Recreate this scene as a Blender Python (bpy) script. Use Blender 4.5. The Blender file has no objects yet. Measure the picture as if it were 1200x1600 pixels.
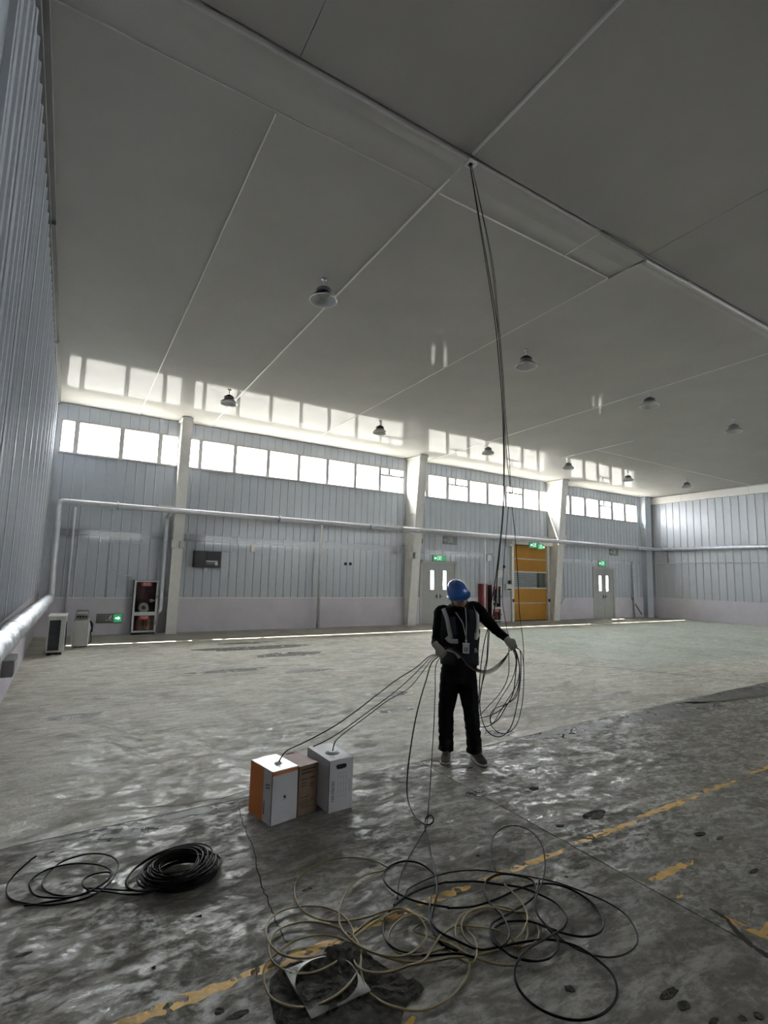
import bpy, bmesh, math, random
from mathutils import Vector, Matrix, noise
random.seed(7)
PI = math.pi
scn = bpy.context.scene
C = scn.collection

# ------------------------------------------------------------------ camera
FPX = 807.664                     # focal length in pixels of the 1200x1600 frame
YAW, PITCH, ROLL = 0.544699, 0.122312, 0.025109
EYE = Vector((0, 0, 1.75))
_f = Vector((math.sin(YAW)*math.cos(PITCH), math.cos(YAW)*math.cos(PITCH), math.sin(PITCH)))
_r = Vector((math.cos(YAW), -math.sin(YAW), 0)); _u = _r.cross(_f)
CR = _r*math.cos(ROLL)+_u*math.sin(ROLL); CU = _u*math.cos(ROLL)-_r*math.sin(ROLL); CF = _f
cd = bpy.data.cameras.new('camera'); cam = bpy.data.objects.new('camera', cd); C.objects.link(cam)
M = Matrix((CR, CU, -CF)).transposed().to_4x4(); M.translation = EYE
cam.matrix_world = M
cd.sensor_fit = 'AUTO'; cd.sensor_width = 36; cd.lens = FPX/1600*36; cd.clip_start = .05; cd.clip_end = 300
scn.camera = cam

# ------------------------------------------------------------------ light and exposure
w = bpy.data.worlds.new('world'); scn.world = w; w.use_nodes = True
bg = w.node_tree.nodes['Background']; bg.inputs[0].default_value = (.955, .945, .97, 1); bg.inputs[1].default_value = 36
sd = bpy.data.lights.new('sun', 'SUN'); sd.energy = 170; sd.angle = .006; sd.color = (1, .95, .84)
sun = bpy.data.objects.new('sun', sd); C.objects.link(sun)
sun.rotation_euler = Vector((.10, -.37, -.95)).to_track_quat('-Z', 'Y').to_euler(); sun.location = (10, 30, 30)
vs = scn.view_settings; vs.view_transform = 'Standard'; vs.look = 'None'; vs.gamma = 1; vs.exposure = .22
try: vs.use_curve_mapping = False
except Exception: pass

# ------------------------------------------------------------------ room measures
D, XL, XR = 15.86, -.58, 25.73            # back wall, left wall, right wall
YF = -8.0                                 # wall behind the camera
HC, SL = 6.112, .01235                    # ceiling height at the back wall and its rise towards the camera
WZ0, WZ1 = 4.76, 5.68                     # window band
def ceil_z(y): return HC+SL*(D-y)
def ray(px, py): return CF+CR*((px-600)/FPX)-CU*((py-800)/FPX)
def on_floor(px, py, z=0):
    v = ray(px, py); return EYE+v*((z-EYE.z)/v.z)
def on_wall(px, py, y=D):
    v = ray(px, py); return EYE+v*(y/v.y)
def on_ceil(px, py, drop=0):
    v = ray(px, py); return EYE+v*((HC+SL*D-drop-EYE.z)/(v.z+SL*v.y))
def on_right(px, py, x=XR):
    v = ray(px, py); return EYE+v*(x/v.x)

# ------------------------------------------------------------------ materials
def mat(name, col, rough=.5, metal=0, var=0, vscale=5, bump=0, bscale=40, spec=.5, emit=None, estr=0, stretch=None, rvar=0):
    m = bpy.data.materials.new(name); m.use_nodes = True
    nt = m.node_tree; b = nt.nodes['Principled BSDF']
    b.inputs['Base Color'].default_value = (*col, 1); b.inputs['Roughness'].default_value = rough
    b.inputs['Metallic'].default_value = metal; b.inputs['Specular IOR Level'].default_value = spec
    if emit: b.inputs['Emission Color'].default_value = (*emit, 1); b.inputs['Emission Strength'].default_value = estr
    if var or bump or rvar:
        tc = nt.nodes.new('ShaderNodeTexCoord'); mp = nt.nodes.new('ShaderNodeMapping')
        nt.links.new(tc.outputs['Object'], mp.inputs[0])
        if stretch: mp.inputs['Scale'].default_value = stretch
    if var or rvar:
        n = nt.nodes.new('ShaderNodeTexNoise'); n.inputs['Scale'].default_value = vscale; n.inputs['Detail'].default_value = 6
        nt.links.new(mp.outputs[0], n.inputs['Vector'])
    if var:
        r = nt.nodes.new('ShaderNodeMapRange'); r.inputs[1].default_value = .3; r.inputs[2].default_value = .7
        r.inputs[3].default_value = 1-var; r.inputs[4].default_value = 1+var
        mx = nt.nodes.new('ShaderNodeMix'); mx.data_type = 'RGBA'; mx.blend_type = 'MULTIPLY'; mx.inputs[0].default_value = 1
        mx.inputs[6].default_value = (*col, 1)
        nt.links.new(n.outputs[0], r.inputs[0]); nt.links.new(r.outputs[0], mx.inputs[7]); nt.links.new(mx.outputs[2], b.inputs['Base Color'])
    if rvar:
        r2 = nt.nodes.new('ShaderNodeMapRange'); r2.inputs[1].default_value = .3; r2.inputs[2].default_value = .7
        r2.inputs[3].default_value = rough-rvar; r2.inputs[4].default_value = rough+rvar
        nt.links.new(n.outputs[0], r2.inputs[0]); nt.links.new(r2.outputs[0], b.inputs['Roughness'])
    if bump:
        n2 = nt.nodes.new('ShaderNodeTexNoise'); n2.inputs['Scale'].default_value = bscale; n2.inputs['Detail'].default_value = 4
        nt.links.new(mp.outputs[0], n2.inputs['Vector'])
        bp = nt.nodes.new('ShaderNodeBump'); bp.inputs['Strength'].default_value = bump; bp.inputs['Distance'].default_value = .01
        nt.links.new(n2.outputs[0], bp.inputs['Height']); nt.links.new(bp.outputs[0], b.inputs['Normal'])
    return m

def concrete(name, c_dark, c_mid, c_light, r0, r1, green=False, seed=0.0, gloss=.10):
    m = bpy.data.materials.new(name); m.use_nodes = True; nt = m.node_tree; N = nt.nodes; L = nt.links
    b = N['Principled BSDF']; b.inputs['Specular IOR Level'].default_value = .5
    g = N.new('ShaderNodeNewGeometry')
    def nz(scale, det, st=(1, 1, 1), dist=0, off=0, rough=.55):
        mp = N.new('ShaderNodeMapping'); mp.inputs['Scale'].default_value = st; mp.inputs['Location'].default_value = (seed+off, off*2, 0)
        mp.inputs['Rotation'].default_value = (0, 0, .25+off*.1)
        n = N.new('ShaderNodeTexNoise'); n.inputs['Scale'].default_value = scale; n.inputs['Detail'].default_value = det
        n.inputs['Distortion'].default_value = dist; n.inputs['Roughness'].default_value = rough
        L.new(g.outputs['Position'], mp.inputs[0]); L.new(mp.outputs[0], n.inputs['Vector']); return n.outputs[0]
    def mr(s, a, b_, c, d):
        r = N.new('ShaderNodeMapRange'); r.inputs[1].default_value = a; r.inputs[2].default_value = b_; r.inputs[3].default_value = c; r.inputs[4].default_value = d
        L.new(s, r.inputs[0]); return r.outputs[0]
    def mix(f, a, b_, bt='MIX'):
        x = N.new('ShaderNodeMix'); x.data_type = 'RGBA'; x.blend_type = bt
        for s, i in ((f, 0), (a, 6), (b_, 7)):
            if isinstance(s, (int, float)): x.inputs[i].default_value = s
            elif isinstance(s, tuple): x.inputs[i].default_value = (*s, 1)
            else: L.new(s, x.inputs[i])
        return x.outputs[2]
    big = nz(.55, 7, dist=.6); streak = nz(1.5, 9, (1, 2.4, 1), .8, 3.1, .66); sw = nz(3.4, 9, (1, 1.8, 1), .7, 5.2, .68); fine = nz(38, 4, off=1.7)
    blot = nz(1.1, 5, (1, 1.5, 1), 1.0, 9.3)
    med = nz(13, 6, (1, 1.5, 1), .3, 2.2, .7); scr = nz(2.6, 10, (1, 3.4, 1), .5, 7.7, .72); drk = nz(1.9, 9, (1, 3.0, 1), .6, 12.4, .7)
    def times(p, q):
        k = N.new('ShaderNodeMath'); k.operation = 'MULTIPLY'; L.new(p, k.inputs[0]); L.new(q, k.inputs[1]); return k.outputs[0]
    c = mix(mr(big, .36, .64, 0, 1), c_dark, c_mid)
    c = mix(mr(streak, .46, .66, 0, .6), c, c_light)
    c = mix(times(mr(scr, .52, .60, 0, .9), mr(med, .40, .58, .25, 1)), c, tuple(min(.85, x*1.25) for x in c_light))
    c = mix(mr(sw, .52, .60, 0, .30), c, tuple(x*.6 for x in c_dark))
    c = mix(times(mr(drk, .56, .64, 0, .75), mr(med, .35, .6, 1, .4)), c, tuple(x*.42 for x in c_dark))
    c = mix(mr(blot, .60, .70, 0, .45), c, tuple(x*.5 for x in c_dark))
    c = mix(mr(med, .42, .66, 0, .28), c, tuple(x*.55 for x in c_mid))
    c = mix(mr(fine, .3, .7, 0, .28), c, tuple(x*.45 for x in c_mid))
    if green:
        sep = N.new('ShaderNodeSeparateXYZ'); L.new(g.outputs['Position'], sep.inputs[0])
        a = mr(sep.outputs[0], 9.6, 10.6, 0, 1); b1 = mr(sep.outputs[1], 6.0, 6.6, 0, .7); b2 = mr(sep.outputs[1], 13.2, 13.7, 1, 0)
        def mul(p, q):
            k = N.new('ShaderNodeMath'); k.operation = 'MULTIPLY'; L.new(p, k.inputs[0]); L.new(q, k.inputs[1]); return k.outputs[0]
        k = mul(mul(a, b1), mul(b2, mr(sw, .38, .6, .85, .15)))
        c = mix(k, c, (.30, .42, .37))
    L.new(c, b.inputs['Base Color'])
    rr = mr(streak, .38, .64, r1, r0)
    rm = N.new('ShaderNodeMath'); rm.operation = 'ADD'; L.new(rr, rm.inputs[0]); L.new(mr(sw, .35, .65, -.06, .14), rm.inputs[1])
    b.inputs['Roughness'].default_value = .9; b.inputs['Specular IOR Level'].default_value = 0
    gl_ = N.new('ShaderNodeBsdfGlossy'); L.new(rm.outputs[0], gl_.inputs['Roughness']); xs_ = N.new('ShaderNodeMixShader'); xs_.inputs[0].default_value = .012
    gm_ = N.new('ShaderNodeMath'); gm_.operation = 'MULTIPLY'; L.new(mr(sw, .42, .60, gloss, gloss*.08), gm_.inputs[0]); L.new(mr(med, .42, .56, 1.7, .06), gm_.inputs[1]); L.new(gm_.outputs[0], xs_.inputs[0])
    L.new(b.outputs[0], xs_.inputs[1]); L.new(gl_.outputs[0], xs_.inputs[2]); L.new(xs_.outputs[0], N['Material Output'].inputs[0])
    bp = N.new('ShaderNodeBump'); bp.inputs['Strength'].default_value = .55; bp.inputs['Distance'].default_value = .012
    hs = N.new('ShaderNodeMath'); hs.operation = 'MULTIPLY_ADD'; L.new(sw, hs.inputs[0]); hs.inputs[1].default_value = 1.0; 
    fm = N.new('ShaderNodeMath'); fm.operation = 'MULTIPLY'; L.new(fine, fm.inputs[0]); fm.inputs[1].default_value = .30
    L.new(fm.outputs[0], hs.inputs[2]); L.new(hs.outputs[0], bp.inputs['Height']); L.new(bp.outputs[0], b.inputs['Normal']); L.new(bp.outputs[0], gl_.inputs['Normal'])
    return m

def worn_paint(name, col):
    m = mat(name, col, .5, var=.25, vscale=9, bump=.3); nt = m.node_tree
    b = nt.nodes['Principled BSDF']
    tc = nt.nodes.new('ShaderNodeTexCoord'); n = nt.nodes.new('ShaderNodeTexNoise'); n.inputs['Scale'].default_value = 11; n.inputs['Detail'].default_value = 9; n.inputs['Distortion'].default_value = 1
    nt.links.new(tc.outputs['Object'], n.inputs['Vector'])
    r = nt.nodes.new('ShaderNodeMapRange'); r.inputs[1].default_value = .40; r.inputs[2].default_value = .45
    nt.links.new(n.outputs[0], r.inputs[0]); nt.links.new(r.outputs[0], b.inputs['Alpha'])
    return m

def sheet_steel(name, col, rough, axis, period, bs, wav=.5):
    """painted steel sheet with rolled micro grooves and a slight hand-made waviness"""
    m = mat(name, col, rough, var=.035, vscale=1.2); nt = m.node_tree; N = nt.nodes; L = nt.links
    b = N['Principled BSDF']
    g = N.new('ShaderNodeNewGeometry'); sp = N.new('ShaderNodeSeparateXYZ'); L.new(g.outputs['Position'], sp.inputs[0])
    mu = N.new('ShaderNodeMath'); mu.operation = 'MULTIPLY'; mu.inputs[1].default_value = 2*PI/period; L.new(sp.outputs[axis], mu.inputs[0])
    si = N.new('ShaderNodeMath'); si.operation = 'SINE'; L.new(mu.outputs[0], si.inputs[0])
    n = N.new('ShaderNodeTexNoise'); n.inputs['Scale'].default_value = 1.6; n.inputs['Detail'].default_value = 3
    mp = N.new('ShaderNodeMapping'); st = [1, 1, 1]; st[axis] = 5.0; mp.inputs['Scale'].default_value = st
    L.new(g.outputs['Position'], mp.inputs[0]); L.new(mp.outputs[0], n.inputs['Vector'])
    ad = N.new('ShaderNodeMath'); ad.operation = 'MULTIPLY_ADD'; L.new(n.outputs[0], ad.inputs[0]); ad.inputs[1].default_value = wav*6; L.new(si.outputs[0], ad.inputs[2])
    bp = N.new('ShaderNodeBump'); bp.inputs['Strength'].default_value = bs; bp.inputs['Distance'].default_value = .001
    L.new(ad.outputs[0], bp.inputs['Height']); L.new(bp.outputs[0], b.inputs['Normal'])
    return m

def sheen(m, fac, rough, mask=None):
    """matt paint with a faint clear gloss over it"""
    nt = m.node_tree; b = nt.nodes['Principled BSDF']; b.inputs['Specular IOR Level'].default_value = 0
    g = nt.nodes.new('ShaderNodeBsdfGlossy'); g.inputs['Roughness'].default_value = rough; x = nt.nodes.new('ShaderNodeMixShader'); x.inputs[0].default_value = fac
    if b.inputs['Normal'].links: nt.links.new(b.inputs['Normal'].links[0].from_socket, g.inputs['Normal'])
    if b.inputs['Roughness'].links and rough is None: pass
    if mask:
        lw = nt.nodes.new('ShaderNodeLayerWeight'); lw.inputs[0].default_value = .5
        q = nt.nodes.new('ShaderNodeMapRange'); q.inputs[1].default_value = .45; q.inputs[2].default_value = .95; q.inputs[3].default_value = fac; q.inputs[4].default_value = mask
        nt.links.new(lw.outputs['Facing'], q.inputs[0]); nt.links.new(q.outputs[0], x.inputs[0])
    nt.links.new(b.outputs[0], x.inputs[1]); nt.links.new(g.outputs[0], x.inputs[2]); nt.links.new(x.outputs[0], nt.nodes['Material Output'].inputs[0]); return m
MT = {}
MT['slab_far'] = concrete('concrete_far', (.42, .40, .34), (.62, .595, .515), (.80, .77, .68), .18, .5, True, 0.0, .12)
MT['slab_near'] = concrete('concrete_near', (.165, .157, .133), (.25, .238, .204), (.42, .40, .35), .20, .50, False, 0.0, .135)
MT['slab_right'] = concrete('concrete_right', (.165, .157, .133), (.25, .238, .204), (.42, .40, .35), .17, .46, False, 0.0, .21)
MT['apron'] = mat('apron', (.30, .285, .24), .7, var=.2, vscale=2)
MT['outside'] = mat('outside_concrete', (.16, .155, .15), .9)
MT['joint'] = mat('joint_dirt', (.03, .028, .024), .9)
MT['dirt'] = mat('dark_dirt', (.062, .058, .050), .95, var=.6, vscale=22, bump=1, bscale=45, spec=.2)
MT['yellow'] = worn_paint('yellow_paint', (.64, .385, .09))
MT['stain'] = worn_paint('dark_stain_shade', (.07, .063, .05)); MT['stain'].node_tree.nodes['Noise Texture.002' if 'Noise Texture.002' in MT['stain'].node_tree.nodes else 'Noise Texture'].inputs['Scale'].default_value = 5
MT['ceiling'] = sheet_steel('ceiling_sheet', (.46, .45, .425), .13, 1, .125, .10)
MT['ceil_strip'] = mat('ceiling_strip', (.52, .51, .49), .35, var=.05)
MT['trimw'] = mat('trim_white', (.78, .77, .74), .35)
MT['trimd'] = mat('trim_dark', (.16, .165, .16), .5)
MT['clad'] = sheet_steel('cladding', (.47, .50, .545), .30, 2, .9, .2, 1.0)
MT['clad_r'] = sheet_steel('cladding_right', (.47, .49, .52), .27, 2, .9, .25, 1.0)
MT['wain'] = mat('wainscot', (.56, .535, .58), .45, var=.05, vscale=2)
MT['wall'] = mat('wall_core', (.5, .5, .5), .8)
MT['column'] = mat('column_paint', (.72, .71, .68), .42, var=.05)
MT['frame'] = mat('window_aluminium', (.40, .39, .37), .5)
MT['galv'] = mat('galvanised', (.55, .56, .58), .38, .6, var=.12, vscale=12)
MT['conduit'] = mat('conduit_paint', (.52, .53, .56), .6, var=.08)
MT['foil'] = mat('foil_wrap', (.55, .57, .60), .38, .45, var=.2, vscale=7, bump=1, bscale=22)
MT['pipe'] = mat('pipe_paint', (.66, .67, .70), .33, .3, var=.08, bump=.25, bscale=20)
MT['door'] = mat('door_grey', (.33, .34, .33), .5, var=.05)
MT['yel_curtain'] = mat('yellow_curtain', (.72, .37, .06), .5, var=.06, vscale=1.5, bump=.2, bscale=2)
MT['black'] = mat('black_plastic', (.018, .019, .022), .4)
MT['grill'] = mat('dark_grille', (.02, .022, .025), .6)
MT['offwhite'] = mat('off_white', (.62, .61, .58), .45, var=.05)
MT['white'] = mat('white_plastic', (.78, .78, .76), .4)
MT['red'] = mat('fire_red', (.17, .014, .014), .45)
MT['redp'] = mat('red_label', (.42, .05, .04), .5)
MT['darkred'] = mat('dark_red_interior', (.055, .014, .018), .7)
MT['hose'] = mat('canvas_hose', (.45, .44, .40), .8)
MT['greenp'] = mat('green_sign', (.02, .30, .13), .4)
MT['greenlit'] = mat('lit_exit_sign', (.02, .22, .09), .4, emit=(.10, .75, .35), estr=.22)
MT['signlit'] = mat('lit_arrow', (.6, .8, .65), .4, emit=(.65, 1, .75), estr=.8)
MT['metalplate'] = mat('plate_metal', (.15, .15, .14), .33, .6, var=.75, vscale=11, rvar=.15)
MT['lampshade'] = mat('lamp_aluminium', (.55, .55, .55), .28, .9)
MT['lampbody'] = mat('lamp_body', (.06, .06, .065), .5)
MT['lens'] = mat('lamp_lens', (.16, .16, .15), .35)
MT['cable_k'] = mat('black_cable', (.004, .004, .004), .38, spec=.18)
MT['cable_o'] = mat('olive_cable', (.25, .20, .09), .4)
MT['cable_g'] = mat('grey_cable', (.014, .013, .011), .45, spec=.18)
MT['orange'] = mat('box_orange', (.50, .15, .025), .55, var=.06)
MT['card_w'] = mat('white_card', (.66, .65, .68), .5, var=.04)
MT['card_tape'] = mat('taped_card', (.74, .74, .80), .22, var=.06, bump=.3, bscale=12)
MT['card_b'] = mat('brown_card', (.21, .145, .095), .75, var=.12)
MT['card_p'] = mat('pinkish_card', (.40, .26, .24), .6, var=.06)
MT['ink'] = mat('ink', (.02, .02, .02), .6)
MT['inkb'] = mat('brown_ink', (.06, .035, .022), .7)
MT['inkg'] = mat('grey_ink', (.30, .30, .32), .6)
MT['cloth_k'] = mat('black_jacket', (.006, .006, .008), .9, spec=.15, bump=.5, bscale=60)
MT['trousers'] = mat('black_trousers', (.005, .005, .006), .9, spec=.15, bump=.5, bscale=50)
MT['skin'] = mat('skin', (.36, .20, .14), .55, var=.06)
MT['vestk'] = mat('vest_black', (.009, .011, .018), .85, bump=.6, bscale=180)
MT['vest'] = mat('navy_vest', (.014, .022, .055), .8, bump=.6, bscale=180)
MT['reflect'] = mat('reflective_tape', (.48, .49, .47), .4, var=.06)
MT['helmet'] = mat('blue_helmet', (.012, .085, .30), .22)
MT['glove'] = mat('grey_glove', (.33, .32, .27), .85, bump=.6, bscale=150)
MT['shoe'] = mat('brown_shoe', (.085, .068, .05), .75, var=.2, vscale=30)
MT['sole'] = mat('pale_sole', (.50, .47, .42), .6)
MT['solek'] = mat('dark_sole', (.03, .03, .03), .8)
MT['hair'] = mat('black_hair', (.012, .010, .009), .6)
MT['eye'] = mat('eye_white', (.6, .58, .55), .3)
sheen(MT['ceiling'], .018, .055, .075); sheen(MT['clad'], .03, .26); sheen(MT['clad_r'], .03, .25); sheen(MT['wain'], .008, .3); sheen(MT['column'], .006, .35)
# glass: clear, a little reflective
gm = bpy.data.materials.new('window_glass'); gm.use_nodes = True; nt = gm.node_tree; nt.nodes.remove(nt.nodes['Principled BSDF'])
tr = nt.nodes.new('ShaderNodeBsdfTransparent'); gl = nt.nodes.new('ShaderNodeBsdfGlossy'); gl.inputs['Roughness'].default_value = .03
mx = nt.nodes.new('ShaderNodeMixShader'); tr.inputs[0].default_value = (.93, .95, .95, 1)
mx.inputs[0].default_value = .04; nt.links.new(tr.outputs[0], mx.inputs[1]); nt.links.new(gl.outputs[0], mx.inputs[2])
nt.links.new(mx.outputs[0], nt.nodes['Material Output'].inputs[0]); MT['glass'] = gm

# ------------------------------------------------------------------ mesh helpers
def finish(name, bm, m, parent=None, smooth=False, kind=None, loc=None, rot=None):
    me = bpy.data.meshes.new(name); bm.normal_update(); bm.to_mesh(me); bm.free()
    for x in (m if isinstance(m, (list, tuple)) else [m]): me.materials.append(MT[x])
    if smooth:
        for p in me.polygons: p.use_smooth = True
    return link(name, me, parent, kind, loc, rot)
def link(name, me, parent=None, kind=None, loc=None, rot=None):
    o = bpy.data.objects.new(name, me); C.objects.link(o)
    if parent: o.parent = parent
    if loc is not None: o.location = loc
    if rot is not None: o.rotation_euler = rot
    if kind: o['kind'] = kind
    return o
def empty(name, loc=(0, 0, 0), rz=0):
    o = bpy.data.objects.new(name, None); C.objects.link(o); o.location = loc; o.rotation_euler = (0, 0, rz); o.empty_display_size = .1; return o
def tag(o, label, cat, group=None):
    o['label'] = label; o['category'] = cat
    if group: o['group'] = group
    return o
def box(bm, a, b, mi=0, rot=None):
    """axis aligned box between corners a, b"""
    vs_ = [bm.verts.new((x, y, z)) for z in (a[2], b[2]) for y in (a[1], b[1]) for x in (a[0], b[0])]
    for q in ((0, 2, 3, 1), (4, 5, 7, 6), (0, 1, 5, 4), (2, 6, 7, 3), (0, 4, 6, 2), (1, 3, 7, 5)):
        f = bm.faces.new([vs_[i] for i in q]); f.material_index = mi
    return vs_
def bev(bm, w_=.005, seg=2):
    bmesh.ops.bevel(bm, geom=list(bm.edges), offset=w_, segments=seg, affect='EDGES', profile=.6)
def frame_axes(t):
    t = t.normalized(); up = Vector((0, 0, 1)) if abs(t.z) < .9 else Vector((1, 0, 0))
    a = t.cross(up).normalized(); return a, a.cross(t).normalized()
def tube(bm, pts, r, seg=8, closed=False, mi=0, caps=True):
    """parallel transported tube; r a number or list"""
    pts = [Vector(p) for p in pts]; n = len(pts); rings = []
    a = None
    for i, p in enumerate(pts):
        t = (pts[(i+1) % n]-pts[i-1]) if closed else (pts[min(i+1, n-1)]-pts[max(i-1, 0)])
        if t.length < 1e-9: t = Vector((0, 0, 1))
        t.normalize()
        if a is None: a, _b = frame_axes(t)
        a = (a-t*a.dot(t))
        if a.length < 1e-5: a, _b = frame_axes(t)
        a.normalize(); b = t.cross(a)
        rr = r[i] if isinstance(r, (list, tuple)) else r
        rings.append([bm.verts.new(p+(a*math.cos(2*PI*k/seg)+b*math.sin(2*PI*k/seg))*rr) for k in range(seg)])
    for i in range(n if closed else n-1):
        A, B = rings[i], rings[(i+1) % n]
        for k in range(seg):
            f = bm.faces.new((A[k], A[(k+1) % seg], B[(k+1) % seg], B[k])); f.material_index = mi; f.smooth = True
    if caps and not closed:
        for R_ in (rings[0][::-1], rings[-1]):
            f = bm.faces.new(R_); f.material_index = mi
def loft(bm, rings, caps=True, mi=0, smooth=True):
    vr = [[bm.verts.new(p) for p in R_] for R_ in rings]; n = len(vr[0])
    for A, B in zip(vr, vr[1:]):
        for k in range(n):
            f = bm.faces.new((A[k], A[(k+1) % n], B[(k+1) % n], B[k])); f.material_index = mi; f.smooth = smooth
    if caps:
        bm.faces.new(vr[0][::-1]).material_index = mi; bm.faces.new(vr[-1]).material_index = mi
    return vr
def lathe(bm, prof, origin=(0, 0, 0), seg=24, axis='Z', mi=0):
    o = Vector(origin); rings = []
    for r, h in prof:
        R_ = []
        for k in range(seg):
            c, s = math.cos(2*PI*k/seg)*max(r, 1e-4), math.sin(2*PI*k/seg)*max(r, 1e-4)
            R_.append(o+(Vector((c, s, h)) if axis == 'Z' else Vector((c, -h, s)) if axis == 'Y' else Vector((h, c, s))))
        rings.append(R_)
    loft(bm, rings, mi=mi)
def smooth_path(P, sub=8, closed=False):
    P = [Vector(p) for p in P]; n = len(P); out = []
    for i in range(n if closed else n-1):
        if closed: p0, p1, p2, p3 = P[i-1], P[i], P[(i+1) % n], P[(i+2) % n]
        else: p0, p1, p2, p3 = P[max(i-1, 0)], P[i], P[i+1], P[min(i+2, n-1)]
        for k in range(sub):
            t = k/sub
            out.append(.5*((2*p1)+(p2-p0)*t+(2*p0-5*p1+4*p2-p3)*t*t+(3*p1-p0-3*p2+p3)*t**3))
    if not closed: out.append(P[-1])
    return out
def poly_prism(bm, pts, z0, z1, mi=0):
    a = [bm.verts.new((p[0], p[1], z0)) for p in pts]; b = [bm.verts.new((p[0], p[1], z1)) for p in pts]; n = len(pts)
    bm.faces.new(b).material_index = mi; bm.faces.new(a[::-1]).material_index = mi
    for i in range(n): bm.faces.new((a[i], a[(i+1) % n], b[(i+1) % n], b[i])).material_index = mi
def text(s, size, m, parent, loc, rot, name='lettering', sx=1):
    cu = bpy.data.curves.new(name, 'FONT'); cu.body = s; cu.size = size; cu.align_x = 'CENTER'; cu.align_y = 'CENTER'; cu.extrude = .0004
    t = bpy.data.objects.new(name, cu); C.objects.link(t)
    dg = bpy.context.evaluated_depsgraph_get(); me = bpy.data.meshes.new_from_object(t.evaluated_get(dg))
    C.objects.unlink(t); bpy.data.objects.remove(t)
    me.materials.clear(); me.materials.append(MT[m])
    o = link(name, me, parent, None, loc, rot); o.scale = (sx, 1, 1); return o

# ================================================================== SETTING
# ---- floor: three slabs with open joints between them, lying on a dark bed
floor = finish('floor', (lambda b: (box(b, (XL-.3, YF-.3, -.20), (XR+.3, D+.3, -.022)), b)[1])(bmesh.new()), 'joint', kind='structure')
J = [(XL, 4.15), (.3, 4.19), (1.3, 4.20), (2.2, 4.21), (3.03, 4.22), (4.3, 4.31), (5.6, 4.42), (8, 4.52), (11.2, 4.65), (XR, 5.2)]
def jag(P, step=.12, amp=.006):
    out = []
    for (x0, y0), (x1, y1) in zip(P, P[1:]):
        n = max(1, int(math.hypot(x1-x0, y1-y0)/step))
        for k in range(n): t = k/n; out.append((x0+(x1-x0)*t, y0+(y1-y0)*t+random.uniform(-amp, amp)))
    out.append(P[-1]); return out
def slab(pts, m):
    bm = bmesh.new(); poly_prism(bm, pts, -.022, 0); return finish('concrete_slab', bm, m, floor)
JJ = jag(J)
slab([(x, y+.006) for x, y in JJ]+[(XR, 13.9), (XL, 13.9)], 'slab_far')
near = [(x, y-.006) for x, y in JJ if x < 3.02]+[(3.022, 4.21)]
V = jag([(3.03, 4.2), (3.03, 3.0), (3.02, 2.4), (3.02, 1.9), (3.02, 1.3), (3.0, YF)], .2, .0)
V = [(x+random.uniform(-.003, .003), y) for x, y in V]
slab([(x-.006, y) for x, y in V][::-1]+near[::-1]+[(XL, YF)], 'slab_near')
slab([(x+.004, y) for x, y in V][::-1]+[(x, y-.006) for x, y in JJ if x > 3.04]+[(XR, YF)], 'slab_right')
slab([(XL, 13.912), (XR, 13.912), (XR, D), (XL, D)], 'apron')
gr_ = finish('ground_outside', (lambda b: (box(b, (-40, D+.25, -.5), (70, 90, -.3)), b)[1])(bmesh.new()), 'outside', kind='structure')

def ribbon(P, w0, z, m, name, parent, jit=.3):
    bm = bmesh.new(); L_, R_ = [], []
    for i, p in enumerate(P):
        a = Vector(P[max(i-1, 0)]); b = Vector(P[min(i+1, len(P)-1)]); t = (b-a).normalized(); n = Vector((-t.y, t.x))
        e = math.sin(PI*min(1, max(.08, i/(len(P)-1)*.92+.04)))**.4
        ww = w0*e*(1+random.uniform(-jit, jit))*.5; p = Vector(p)
        L_.append(p+n*ww); R_.append(p-n*ww)
    for i in range(len(P)-1):
        q = [L_[i], R_[i], R_[i+1], L_[i+1]]
        bm.faces.new([bm.verts.new((v.x, v.y, z)) for v in q])
    bmesh.ops.remove_doubles(bm, verts=bm.verts, dist=1e-5)
    return finish(name, bm, m, parent)
def wiggle(P, amp, sub=6):
    Q = smooth_path([Vector((p[0], p[1], 0)) for p in P], sub)
    return [(p.x+random.uniform(-amp, amp), p.y+random.uniform(-amp, amp)) for p in Q]
def F2(*pp): return [tuple(on_floor(*p)[:2]) for p in pp]
# cracks
ribbon(wiggle(F2((372, 1250), (378, 1280), (396, 1325), (405, 1370), (415, 1400), (428, 1430), (437, 1450), (452, 1480)), .008), .007, .0012, 'joint', 'crack', floor)
ribbon(wiggle(F2((560, 1190), (480, 1208), (420, 1226), (330, 1250), (180, 1268)), .02), .008, .0012, 'joint', 'crack', floor)
ribbon(wiggle(F2((820, 1035), (950, 1043), (1080, 1056), (1199, 1068)), .02), .03, .0012, 'joint', 'crack', floor)
ribbon(wiggle(F2((1110, 1420), (1135, 1437), (1160, 1465), (1185, 1485), (1200, 1497)), .006), .03, .0014, 'joint', 'crack', floor)
def blotch(px, py, rx, ry, m='dirt', name='pit', n=18, z=.0015, h=0):
    c = on_floor(px, py); bm = bmesh.new(); pts = []
    s = random.random()*9
    for k in range(n):
        a = 2*PI*k/n; q = 1+.45*(noise.noise((math.cos(a)*1.2+s, math.sin(a)*1.2, s)))+random.uniform(-.08, .08)
        pts.append((c.x+math.cos(a)*rx*q, c.y+math.sin(a)*ry*q))
    poly_prism(bm, pts, .0002, z+h); return finish(name, bm, m, floor)
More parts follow.
